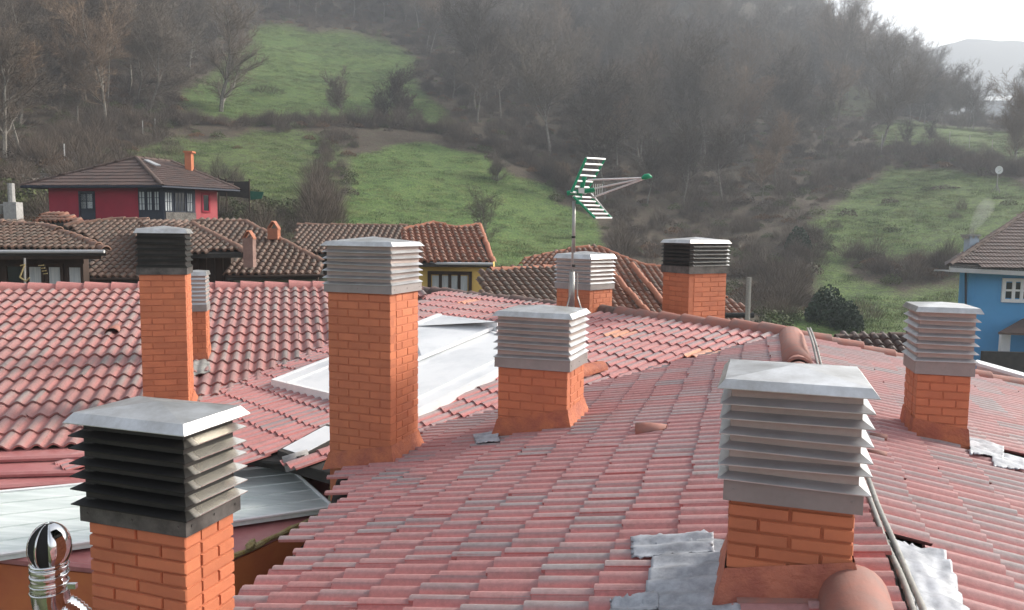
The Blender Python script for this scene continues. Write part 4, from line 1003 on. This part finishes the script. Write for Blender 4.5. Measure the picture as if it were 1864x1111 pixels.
MB().prism([dz(E0, -.3), dz(E1, -.3), E1 + np.array([0, 1.4, -.3]), E0 + np.array([0, 1.4, -.3])], (0, 0, -.05)).obj('soffit', M['gutter'], hU)
zz = lambda y: at(1850, y, YB-.5)[2]; u = lambda x: (x-1764)/296
window(hU, A, Bq, u(1834), u(1880), zz(545), zz(513), M['foldwhite'], M['glass'], 3, 2, 'window', .16, .1)
MB().tube([at(1758, 492, YB-.1), at(1758, 640, YB-.1)], .05, 6).obj('downpipe', M['navy'], hU)
MB().tube([at(1700, 493, YB+1), at(1752, 491, YB+1)], .04, 5).obj('wire_arm', M['gutter'], hU)
c_ = MB().box(-.24, .24, -.24, .24, -.1, .9, Matrix.Translation(Vector(at(1767, 461, YB+1.2)))).obj('chimney_stack', plain('blue_grey_chimney', (.34, .42, .52), (.42, .48, .56), 3, .8), hU)
ct = at(1767, 430, YB+1.2); MB().box(-.34, .34, -.34, .34, 0, .08, Matrix.Translation(Vector(ct))).obj('chimney_cap', M['cement'], c_)
for dx in (-.26, 0, .26): MB().box(dx-.05, dx+.05, -.25, .25, -.12, 0, Matrix.Translation(Vector(ct))).obj('chimney_pot', M['cement'], c_)
MB().prism([at(1817, 605, YB-2.4), at(1990, 612, YB-2.6), at(1990, 575, YB-.8), at(1862, 580, YB-.8)], (0, 0, -.1)).obj('porch_roof', M['slate2'] if False else M['slate'], hU)
MB().box(-.22, .22, -.1, .1, -4, 0, Matrix.Translation(Vector(at(1830, 604, YB-1.2)))).obj('pillar', M['foldwhite'], hU)
wallstrip(hU, at(1790, 640, YB-3), at(1995, 645, YB-3.2), 0, -13, M['deck'], .2, 'garden_wall')
# ------------------------------------------------------------------ smoke
m = bpy.data.materials.new('thin_smoke'); m.use_nodes = True; t = m.node_tree; t.nodes.clear(); out = t.nodes.new('ShaderNodeOutputMaterial'); pv = t.nodes.new('ShaderNodeVolumePrincipled')
pv.inputs['Density'].default_value = .3; pv.inputs['Color'].default_value = (.92, .92, .95, 1); t.links.new(pv.outputs[0], out.inputs['Volume'])
sm_ = MB().tube([at(1768, 429, YB+1.2), at(1772, 415, YB+1.3), at(1782, 398, YB+1.4), at(1794, 380, YB+1.5), at(1802, 366, YB+1.6)], [.08, .22, .34, .42, .3], 12).obj('chimney_smoke', m, None, True); sm_['kind'] = 'stuff'

# ------------------------------------------------------------------ small things on the hillside
def post(name, label, cat, px, y0, y1, r, mat, group=None, Y=None):
    P = thit(px, y1) if Y is None else at(px, y1, Y); h = at(px, y0, P[1])[2] - P[2]
    o = MB().tube([(0, 0, -.5), (0, 0, h)], [r, r*.85], 8).obj(name, mat); o.location = P; tag(o, label, cat, group); return o
post('utility_pole', 'grey concrete pole standing beside the far right end of the tiled ridge', 'pole', 1358, 505, 640, .10, M['cable'], Y=27)
lp = post('lamp_post', 'concrete lamp post at the far left edge behind the wooden house', 'lamp post', 24, 334, 420, .17, M['cement'], Y=36)
p_ = np.array(lp.location); MB().box(-.55, .0, -.2, .2, -.25, .0, Matrix.Translation(Vector(at(18, 372, 36)-p_))).obj('lamp_bracket', M['cement'], lp); MB().tube([at(5, 374, 36)-p_, at(5, 390, 36)-p_], [.32, .12], 10).obj('lamp_shade', M['lead2'], lp)
MB().box(-.35, .25, -.25, .25, 0, .8, Matrix.Translation(Vector(at(27, 400, 36)-p_))).obj('meter_box', M['cement'], lp)
dp = thit(1814, 350); do = empty('satellite_dish', tuple(dp), 0, 'white satellite dish on a dark tripod in the meadow above the blue house', 'satellite dish')
hD_ = at(1814, 310, dp[1])[2] - dp[2]; v = []; f = []; rr_ = .62
for i in range(5):
    for k in range(16): a = 2*pi*k/16; q = i/4; v.append((rr_*q*math.cos(a), -.25*q*q, hD_ + rr_*q*math.sin(a)))
for i in range(4):
    for k in range(16): f.append((i*16+k, i*16+(k+1) % 16, (i+1)*16+(k+1) % 16, (i+1)*16+k))
d_ = MB().add(v, f).obj('dish', M['foldwhite'], do, True); d_.modifiers.new('t', 'SOLIDIFY').thickness = .03
MB().tube([(0, 0, hD_-.2), (0, 0, .2)], .09, 6).obj('pole', M['cable'], do)
for x, y in ((-.8, .2), (.8, .2), (0, -.8)): MB().tube([(0, 0, 1.2), (x, y, -.2)], .05, 5).obj('leg', M['cable'], do)
MB().tube([(0, -.1, hD_-.3), (0, -.7, hD_-.05)], .03, 5).obj('feed_arm', M['cable'], do)
for i, (px, y0, y1) in enumerate(((1604, 244, 285), (1630, 248, 272), (1728, 240, 266), (1764, 246, 272), (1805, 255, 285), (1850, 262, 296), (283, 216, 250), (260, 220, 244), (118, 262, 296))):
    o = post('fence_post', None, 'post', px, y0, y1, .07, M['cement'] if i != 8 else M['foldwhite'])
    o['label'] = ['pale post at the foot of the leaning tree', 'grey post right of the leaning tree', 'post in the right-hand fence left of the middle', 'post at the middle of the right-hand fence', 'post in the right-hand fence above the satellite dish', 'last post of the right-hand fence at the edge', 'right post on the left bank below the woods', 'left post on the left bank below the woods', 'white stake on the rubble bank above the red house'][i]
wh = thit(1800, 222); sh = empty('shed', tuple(wh), 0, 'long pale rounded shed on the crest at the far right', 'shed')
rS = wh[1]; a_, b2 = at(1792, 216, rS)-wh, at(1960, 216, rS+8)-wh; hs_ = (at(1792, 183, rS)-wh)[2]
MB().prism([a_, b2, b2+[0, 0, hs_*1.0-a_[2]], a_+[0, 0, hs_-a_[2]]], (0, 9, 0)).obj('wall', plain('pale_sheet_wall', (.30, .33, .36), (.42, .44, .46), 1, .6, world=True), sh)
MB().prism([a_+[-.3, -.3, hs_-a_[2]], b2+[0, -.3, hs_-a_[2]], b2+[0, 4.5, hs_-a_[2]+3.4], a_+[2, 4.5, hs_-a_[2]+3]], (0, 0, -.2)).obj('roof', plain('pale_sheet_roof', (.5, .53, .55), (.6, .62, .63), 1, .5, world=True), sh)
# dark netting by the red house
nb = empty('netting_fence', (0, 0, 0), 0, 'black windbreak netting with green end piece right of the red house', 'netting')
tp = [at(x, y, 53) for x, y in ((398, 323), (412, 329), (430, 331), (454, 330))]; bp = [at(x, y, 53) for x, y in ((398, 357), (412, 358), (430, 359), (454, 362))]
for i in range(3): MB().prism([tp[i], tp[i+1], bp[i+1], bp[i]], (0, .04, 0)).obj('net_panel', M['deck'], nb)
for i in (0, 1, 3): MB().tube([tp[i]+[0, 0, .15], bp[i]-[0, 0, 1]], .05, 6).obj('post', M['darkwood'], nb)
MB().prism([at(455, 348, 53), at(480, 350, 53), at(476, 362, 53), at(456, 364, 53)], (0, .04, 0)).obj('green_panel', plain('green_net', (.01, .09, .06), (.02, .13, .08), 3, .8), nb)

# ------------------------------------------------------------------ vegetation
m, t, b = newmat('bare_twigs'); oi = t.nodes.new('ShaderNodeObjectInfo'); r_ = ramp(t, oi.outputs['Random'], [(0, (.055, .043, .033)), (.35, (.105, .083, .064)), (.7, (.155, .13, .105)), (1, (.20, .14, .095))])
t.links.new(r_.outputs[0], b.inputs['Base Color']); b.inputs['Roughness'].default_value = .9; M['twig'] = m
m, t, b = newmat('bark'); co = coords(t); r_ = ramp(t, noise(t, co, 3, 4, .7), [(.3, (.09, .08, .065)), (.7, (.26, .24, .21))]); t.links.new(r_.outputs[0], b.inputs['Base Color']); b.inputs['Roughness'].default_value = .9; M['bark'] = m
def leafmat(name, c1, c2):
    m, t, b = newmat(name); g = coords(t, True); oi = t.nodes.new('ShaderNodeObjectInfo'); r_ = ramp(t, noise(t, g, 1.8, 3, .6), [(.3, c1), (.7, c2)]); rr = ramp(t, oi.outputs['Random'], [(0, (.7,)*3), (1, (1.3,)*3)])
    t.links.new(mixc(t, 1.0, r_.outputs[0], rr.outputs[0], 'MULTIPLY'), b.inputs['Base Color']); b.inputs['Roughness'].default_value = .8; return m
M['ever'] = leafmat('evergreen_leaf', (.012, .03, .014), (.03, .06, .025)); M['olive'] = leafmat('olive_leaf', (.05, .07, .02), (.10, .11, .035)); M['rust'] = leafmat('rusty_bracken', (.10, .05, .022), (.17, .09, .04)); M['dry'] = leafmat('dry_bramble', (.055, .04, .03), (.12, .09, .065))

def tree_mesh(seed, h, spread=.5, r0=.2, twigs=1.0, lean=0.0, fork=.3, levels=4, split=False, tw=.024, mr=.02):
    rg = random.Random(seed); A = MB(); Bm = MB()
    def seg(mb, p, q, r1, r2, n=3):
        d = (q-p); 
        if d.length < 1e-4: return
        u = d.orthogonal().normalized(); w = d.normalized().cross(u); v = []
        for c, r in ((p, r1), (q, r2)):
            for k in range(n): a = 2*pi*k/n; v.append(c + (u*math.cos(a)+w*math.sin(a))*r)
        mb.add(v, [(k, (k+1) % n, n+(k+1) % n, n+k) for k in range(n)])
    def twig(p, d, L):
        q = p + d*L; s_ = d.orthogonal().normalized(); s_ = (Matrix.Rotation(rg.random()*6.28, 3, d) @ s_)*tw*.5
        Bm.add([p-s_, p+s_, q+s_*.4, q-s_*.4], [(0, 1, 2, 3)])
        return q
    def grow(p, d, L, r, lev):
        nseg = 4 if lev < 2 else 3; pts = [p]
        for i in range(nseg):
            d = (d + Vector((rg.gauss(0, .12), rg.gauss(0, .12), rg.gauss(.03, .07)))*(1.0 + .4*lev)).normalized()
            q = pts[-1] + d*L/nseg; r2 = r*(1 - .62*(i+1)/nseg); r1 = r*(1 - .62*i/nseg)
            seg(A if lev < 2 else Bm, pts[-1], q, max(r1, mr), max(r2, mr*.8), 5 if lev == 0 else 3); pts.append(q)
            nb_ = {0: (0 if (i+1)/nseg < fork else 3), 1: 2, 2: 2, 3: 0}.get(lev, 0)
            if lev < levels-1:
                for _ in range(nb_):
                    if lev == 0 and i == nseg-1: pass
                    a = rg.random()*6.28; e = rg.uniform(.35, .85) + spread*.45
                    o = d.orthogonal().normalized(); o = Matrix.Rotation(a, 3, d) @ o; nd = (d*math.cos(e) + o*math.sin(e)).normalized(); nd.z = nd.z*.8 + .18
                    t_ = rg.random(); grow(pts[-2].lerp(q, t_), nd.normalized(), L*rg.uniform(.42, .66)*(1.0 if lev else .85), r1*rg.uniform(.42, .6), lev+1)
            if lev >= 2:
                for _ in range(int(round(2.0*twigs))):
                    a = rg.random()*6.28; e = rg.uniform(.3, 1.0); o = Matrix.Rotation(a, 3, d) @ d.orthogonal().normalized(); nd = (d*math.cos(e)+o*math.sin(e)).normalized(); nd.z += .15
                    tp_ = pts[-2].lerp(q, rg.random()); L2 = h*.045*rg.uniform(.6, 1.5); e2 = twig(tp_, nd.normalized(), L2)
                    for _ in range(2):
                        n2 = (nd + Vector((rg.gauss(0, .5), rg.gauss(0, .5), rg.gauss(.1, .4)))).normalized(); twig(tp_.lerp(e2, rg.uniform(.3, .9)), n2, L2*.6)
        if lev < levels-1:
            for _ in range(2): nd = (d + Vector((rg.gauss(0, .35), rg.gauss(0, .35), .1))).normalized(); grow(pts[-1], nd, L*.55, r*.36, lev+1)
    grow(Vector((0, 0, -.3)), Vector((lean, 0, 1)).normalized(), h*.60, r0, 0)
    if split: return A.mesh('trunk', M['bark']), Bm.mesh('crown', M['twig'])
    n = len(A.f); X = MB(); X.add(A.v, A.f, 0); X.add(Bm.v, Bm.f, 1); return X.mesh('bare_tree', [M['bark'], M['twig']])
def shrub_mesh(seed, n, mat, r=1.0, hgt=1.0, leaf=.14, blades=False):
    rg = random.Random(seed); X = MB()
    for _ in range(n):
        a = rg.random()*6.28; rr = r*math.sqrt(rg.random()); z = hgt*rg.random()**.8*(1.15 - (rr/r)**2*.8); p = Vector((rr*math.cos(a), rr*math.sin(a), z))
        d = Vector((rg.gauss(0, 1), rg.gauss(0, 1), rg.gauss(.3, 1))).normalized(); s_ = Matrix.Rotation(rg.random()*6.28, 3, d) @ d.orthogonal().normalized()
        if blades: d = (Vector((p.x*.5, p.y*.5, .8)) + d*.6).normalized(); L = rg.uniform(.3, .9)*hgt; X.add([p-s_*.012, p+s_*.012, p+d*L], [(0, 1, 2)])
        else: L = leaf*rg.uniform(.6, 1.5); X.add([p-s_*L*.5, p+d*L*.6, p+s_*L*.5, p-d*L*.6], [(0, 1, 2, 3)])
    return X.mesh('shrub', mat)
def in_any(px, py, L): return any(inpoly(px, py, p) for p in L)
FOREST = [[(-160, -260), (-160, 300), (60, 292), (110, 240), (330, 214), (330, 150), (400, 85), (475, 40), (560, 42), (700, 50), (770, 80), (800, 150), (850, 235), (1050, 325), (1120, 385), (1200, 400), (1380, 400), (1450, 340), (1560, 270), (1540, 235), (1520, 205), (1560, 186), (1620, 196), (1700, 205), (1990, 214), (1990, 100), (1560, 100), (1500, -260)]]
protos = [tree_mesh(11+i, 15+2.2*(i % 4), .35+.08*(i % 3), .20+.03*(i % 3), .75, 0, .35 if i % 2 else .55) for i in range(7)]
print('tree polys', [len(p.polygons) for p in protos])
cand = []
rg = random.Random(5); tries = 0
while len(cand) < 720 and tries < 60000:
    tries += 1
    px = rg.uniform(-160, 1990); r = math.sqrt(rg.uniform(62**2, 430**2))
    if px > 1480 and r > 400: continue
    az = math.atan((px - W/2)/F); x, y = r*math.sin(az), r*math.cos(az); z = ground(x, y); q = proj((x, y, z))
    if not in_any(q[0], q[1], FOREST) or q[1] < -140: continue
    if q[0] > 900 and q[1] > 300 and rg.random() < .35: continue
    if any((c[0]-x)**2 + (c[1]-y)**2 < (3.2 if r < 200 else 5.0)**2 for c in cand): continue
    cand.append((x, y, z-.1, r))
cand.sort(key=lambda c: c[3])
nindiv = 285
for i, (x, y, z, r) in enumerate(cand[:nindiv]):
    me = protos[rg.randrange(len(protos))]; o = linkmesh('bare_tree', me); o.location = (x, y, z); s_ = rg.uniform(.65, 1.2)*(.75 if z < 10 and x > 0 else 1); o.scale = (s_*rg.uniform(.85, 1.15), s_, s_); o.rotation_euler = (rg.gauss(0, .04), rg.gauss(0, .04), rg.random()*6.28)
    tag(o, 'bare grey-brown woodland tree among many others on the hillside', 'tree', 'bare trees of the hillside wood')
crest = []
for _ in range(48):
    px = rg.uniform(1590, 1775) if rg.random() < .7 else rg.uniform(1860, 1985); r = rg.uniform(240, 330); d_ = ray(px, 300); X = d_*r/math.hypot(d_[0], d_[1]); crest.append((X[0], X[1], ground(X[0], X[1])-.2, r))
def scatter(name, pts, protos, smin, smax, kind='stuff', seed=1, tilt=.1):
    """geometry-nodes instances of several meshes on points: ground cover and the far wood"""
    me = bpy.data.meshes.new(name); me.from_pydata([tuple(p) for p in pts], [], []); me.update(); o = linkmesh(name, me); o['kind'] = kind
    colp = bpy.data.collections.new(name+'_kinds')
    for p in protos: colp.objects.link(bpy.data.objects.new(p.name+'_kind', p))
    ng = bpy.data.node_groups.new(name, 'GeometryNodeTree'); ng.interface.new_socket('Geometry', in_out='INPUT', socket_type='NodeSocketGeometry'); ng.interface.new_socket('Geometry', in_out='OUTPUT', socket_type='NodeSocketGeometry')
    gi = ng.nodes.new('NodeGroupInput'); go = ng.nodes.new('NodeGroupOutput'); ip = ng.nodes.new('GeometryNodeInstanceOnPoints'); ci = ng.nodes.new('GeometryNodeCollectionInfo')
    ci.inputs['Collection'].default_value = colp; ci.inputs['Separate Children'].default_value = True; ci.inputs['Reset Children'].default_value = True; ip.inputs['Pick Instance'].default_value = True
    rv = ng.nodes.new('FunctionNodeRandomValue'); rv.data_type = 'FLOAT_VECTOR'; rv.inputs[0].default_value = (-tilt, -tilt, 0); rv.inputs[1].default_value = (tilt, tilt, 6.28); rv.inputs['Seed'].default_value = seed
    rsx = ng.nodes.new('FunctionNodeRandomValue'); rsx.data_type = 'FLOAT'; rsx.inputs[2].default_value = smin; rsx.inputs[3].default_value = smax; rsx.inputs['Seed'].default_value = seed+3
    l = ng.links.new; l(gi.outputs[0], ip.inputs['Points']); l(ci.outputs[0], ip.inputs['Instance']); l(rv.outputs[0], ip.inputs['Rotation']); l(rsx.outputs[1], ip.inputs['Scale']); l(ip.outputs[0], go.inputs[0])
    md = o.modifiers.new('scatter', 'NODES'); md.node_group = ng; return o
scatter('far_woodland', [(x, y, z) for x, y, z, r in cand[nindiv:]], protos, .8, 1.3, seed=4, tilt=.05)

tag(scatter('crest_woodland', [c[:3] for c in crest], protos, .55, .9, seed=14, tilt=.05), kind='stuff')
# undergrowth
brush = [shrub_mesh(31+i, 700, M['dry'], 1.5, 1.5, blades=True) for i in range(2)] + [shrub_mesh(41, 420, M['dry'], 1.3, 1.0, .13), shrub_mesh(42, 420, M['rust'], 1.3, .8, .13), shrub_mesh(43, 460, M['olive'], 1.2, 1.0, .12), shrub_mesh(44, 700, M['dry'], 1.0, 2.6, blades=True)]
pts = []
for _ in range(15000):
    px = rg.uniform(-160, 1990); r = math.sqrt(rg.uniform(56**2, 330**2)); az = math.atan((px - W/2)/F); x, y = r*math.sin(az), r*math.cos(az); z = ground(x, y); q = proj((x, y, z))
    if q[1] > 660: continue
    g = cover(q[0], q[1])
    if g < .08 and rg.random() < .85: pts.append((x, y, z-.1))
    elif g < .6 and rg.random() < .03: pts.append((x, y, z-.2))
def along(line, n, w=8):
    out = []
    for _ in range(n):
        i = rg.randrange(len(line)-1); t_ = rg.random(); px = line[i][0]*(1-t_) + line[i+1][0]*t_ + rg.gauss(0, w*.6); py = line[i][1]*(1-t_) + line[i+1][1]*t_ + rg.gauss(0, w*.4); P = thit(px, py); out.append(tuple(P))
    return out
pts += along([(60, 300), (120, 262), (220, 232), (330, 224), (480, 228), (620, 230), (700, 230), (800, 240), (870, 262), (1000, 322), (1080, 380)], 420, 7)
pts += along([(600, 242), (585, 300), (590, 360), (585, 405)], 70, 14) + along([(1480, 345), (1620, 275), (1720, 285), (1864, 320)], 220, 8) + along([(1560, 470), (1640, 500), (1740, 490)], 60, 16) + along([(1420, 580), (1440, 500), (1480, 430)], 90, 30) + along([(690, 218), (700, 210)], 10, 6)
tag(scatter('undergrowth', pts, brush, .4, 1.15, seed=9), kind='stuff')
green = [shrub_mesh(51+i, 900, M['olive'], 1.5, 1.6, .16) for i in range(2)] + [shrub_mesh(55, 700, M['dry'], 1.3, 1.4, blades=True)]
def shrubs(spots, mats_, label, group, name='shrub', sc=(1, 1.4)):
    for i, (px, py) in enumerate(spots):
        P = thit(px, py); o = linkmesh(name, mats_[i % len(mats_)]); o.location = P - np.array([0, 0, .2]); k = rg.uniform(*sc); o.scale = (k, k, k*rg.uniform(.8, 1.1)); o.rotation_euler = (0, 0, rg.random()*6)
        tag(o, label[i] if isinstance(label, list) else label, 'shrub', group)
shrubs([(415, 392), (432, 398), (450, 385), (468, 400), (486, 390), (505, 405), (522, 396), (540, 410), (425, 375), (460, 370)], green, ['yellow-green shrub nearest the right wall of the red house', 'second low shrub out from the red house, on the lower bank', 'shrub straight below the black netting', 'shrub below the green netting panel', 'shrub just right of the green netting panel', 'lowest shrub midway between the netting and the brown hedge', 'shrub left of the brown hedge at mid height', 'shrub touching the foot of the brown hedge', 'highest shrub against the red house, under the netting', 'small shrub right behind the netting post'], 'shrubs right of the red house', sc=(.9, 1.3))
shrubs([(20, 385), (48, 380), (75, 392), (95, 375), (10, 360), (60, 362)], green, ['green shrub behind the concrete lamp post', 'green shrub between the lamp post and the red house', 'lowest green shrub beside the left wall of the red house', 'green shrub under the left eave of the red house', 'green shrub at the left edge above the lamp', 'upper green shrub on the bank left of the red house'], 'shrubs left of the red house')
shrubs([(570, 420), (582, 405), (600, 418), (592, 385), (575, 375)], [shrub_mesh(61, 1100, M['dry'], 1.2, 3.2, blades=True), shrub_mesh(62, 700, M['rust'], 1.2, 2.2, .13)], ['tall brown shrub at the left foot of the hedge between the meadows', 'brown shrub in the middle of the hedge between the meadows', 'brown shrub at the right foot of the hedge, behind the low brown roof', 'upper right shrub of the hedge between the meadows', 'upper left shrub of the hedge between the meadows'], 'brown shrubs between the meadows', sc=(.9, 1.2))
for px, py, s_, lab in ((1452, 456, 1.25, 'dark round evergreen bush on the brown slope right of the far chimneys'), (1505, 590, 1.2, 'dark green bush just above the right-hand ridge'), (1540, 600, .9, 'smaller grey-green bush beside the dark one above the right-hand ridge')):
    P = thit(px, py); o = linkmesh('evergreen_bush', shrub_mesh(int(px), 2200, M['ever'], 1.3, 2.3, .16)); o.location = P - np.array([0, 0, .2]); o.scale = (s_,)*3; tag(o, lab, 'bush')
P = thit(1720, 345); o = linkmesh('dark_bush', brush[2]); o.location = P; o.scale = (1.9, 1.2, .7); tag(o, 'low dark bramble patch in the right-hand meadow', 'bush')
P = thit(1620, 370); o = linkmesh('dark_bush', brush[2]); o.location = P; o.scale = (1, 1, .8); tag(o, 'small dark bush at the left edge of the right-hand meadow', 'bush')
P = thit(485, 172); o = linkmesh('dark_bush', brush[0]); o.location = P; o.scale = (2.4, 1.6, .9); tag(o, 'heap of brown brushwood in the upper meadow right of the big forked tree', 'brushwood')

# single trees one can tell apart
def lone(px, py, ptop, seed, label, name='bare_tree', hk=.92, **kw):
    P = thit(px, py); h = at(px, ptop, P[1])[2] - P[2]; a, c = tree_mesh(seed, max(2.0, h*hk), split=True, **kw); root = empty(name, tuple(P), rg.random()*0, label, 'tree'); linkmesh('trunk', a, root); linkmesh('crown', c, root); return root
lone(402, 203, 35, 103, 'big forked bare tree standing alone at the edge of the upper meadow', r0=.42, fork=.2, spread=.05, twigs=.5, hk=1.3, mr=.03)
lone(697, 222, 100, 104, 'slender many-stemmed bare tree on the bank between the meadows', r0=.16, fork=.1, spread=.0, twigs=.4)
lone(625, 225, 125, 105, 'thin bare tree left of the many-stemmed one on the bank', r0=.1, fork=.3, spread=.0, twigs=.4)
lone(735, 224, 150, 106, 'small rusty bare tree at the wood edge of the upper meadow', r0=.1, fork=.2, spread=.3)
lone(906, 330, 268, 107, 'small dark fruit tree in the bright green meadow', r0=.13, fork=.2, spread=.7, twigs=.35, tw=.012, mr=.012)
lone(880, 440, 330, 108, 'pale leafless bush-like tree right of the ochre house roof', r0=.06, fork=.1, spread=.6, tw=.01, mr=.008, twigs=.4)
lone(1025, 340, 290, 109, 'dark bare tree at the corner of the wood behind the antenna', r0=.2, fork=.2, spread=.5, twigs=.5)
lone(1600, 276, 60, 110, 'tall leaning bare tree at the crest left of the mountain', r0=.34, fork=.3, spread=.4, lean=.2)
lone(1530, 196, -30, 111, 'tall forked bare tree against the white sky', r0=.3, fork=.3, spread=.35)
lone(1654, 268, 215, 112, 'first of three small fruit trees in the right-hand orchard', r0=.12, fork=.2, spread=.7, twigs=.35, tw=.012, mr=.012)
lone(1690, 256, 216, 113, 'second small fruit tree in the right-hand orchard', r0=.12, fork=.2, spread=.7, twigs=.35, tw=.012, mr=.012)
lone(1748, 238, 200, 114, 'small fruit tree nearest the pale shed', r0=.12, fork=.2, spread=.7, twigs=.35, tw=.012, mr=.012)
lone(1845, 300, 130, 115, 'slender bare tree at the far right edge in front of the shed', r0=.12, fork=.2, spread=.2)
lone(192, 232, -20, 116, 'tall bare tree with ivy-dark trunk in front of the left wood', r0=.26, fork=.4, spread=.2)
lone(8, 292, 20, 117, 'tall bare tree at the very left edge of the picture', r0=.24, fork=.4, spread=.2)

tuft = [shrub_mesh(71+i, 90, leafmat('grass_blade_%d' % i, c1, c2), .8, .28, .10, blades=True) for i, (c1, c2) in enumerate((((.05, .10, .015), (.09, .15, .03)), ((.12, .13, .04), (.17, .17, .07)), ((.03, .06, .012), (.06, .09, .02))))]
for tm in tuft: pass
pts = []
for _ in range(26000):
    px = rg.uniform(150, 1950); r = math.sqrt(rg.uniform(58**2, 250**2)); az = math.atan((px - W/2)/F); x, y = r*math.sin(az), r*math.cos(az); z = ground(x, y); q = proj((x, y, z))
    if q[1] > 640: continue
    if cover(q[0], q[1]) > .3 and mn.noise(Vector((x*.12, y*.12, 2))) > -.25: pts.append((x, y, z-.03))
tag(scatter('grass', pts, tuft, .5, 1.7, seed=21), kind='stuff')
# rubble bank
rub = MB()
for _ in range(160):
    t_ = rg.random(); px = 62 + t_*150 + rg.gauss(0, 8); py = 330 - t_*95 + rg.gauss(0, 9); P = thit(px, py); s_ = rg.uniform(.15, .45)
    rub.box(-s_, s_, -s_*.7, s_*.7, -s_*.5, s_*.6, Matrix.Translation(Vector(P)) @ Matrix.Rotation(rg.random()*3, 4, 'Z') @ Matrix.Rotation(rg.gauss(0, .4), 4, 'X'))
tag(rub.obj('rubble', M['stone']), kind='stuff')

# ------------------------------------------------------------------ haze
m = bpy.data.materials.new('haze'); m.use_nodes = True; t = m.node_tree; t.nodes.clear(); out = t.nodes.new('ShaderNodeOutputMaterial'); pv = t.nodes.new('ShaderNodeVolumePrincipled')
pv.inputs['Density'].default_value = .0008; pv.inputs['Color'].default_value = (.84, .91, 1.0, 1); pv.inputs['Anisotropy'].default_value = .25; t.links.new(pv.outputs[0], out.inputs['Volume'])
MB().box(-1300, 1500, -60, 1500, -13.0, 330).obj('haze', m)['kind'] = 'stuff'
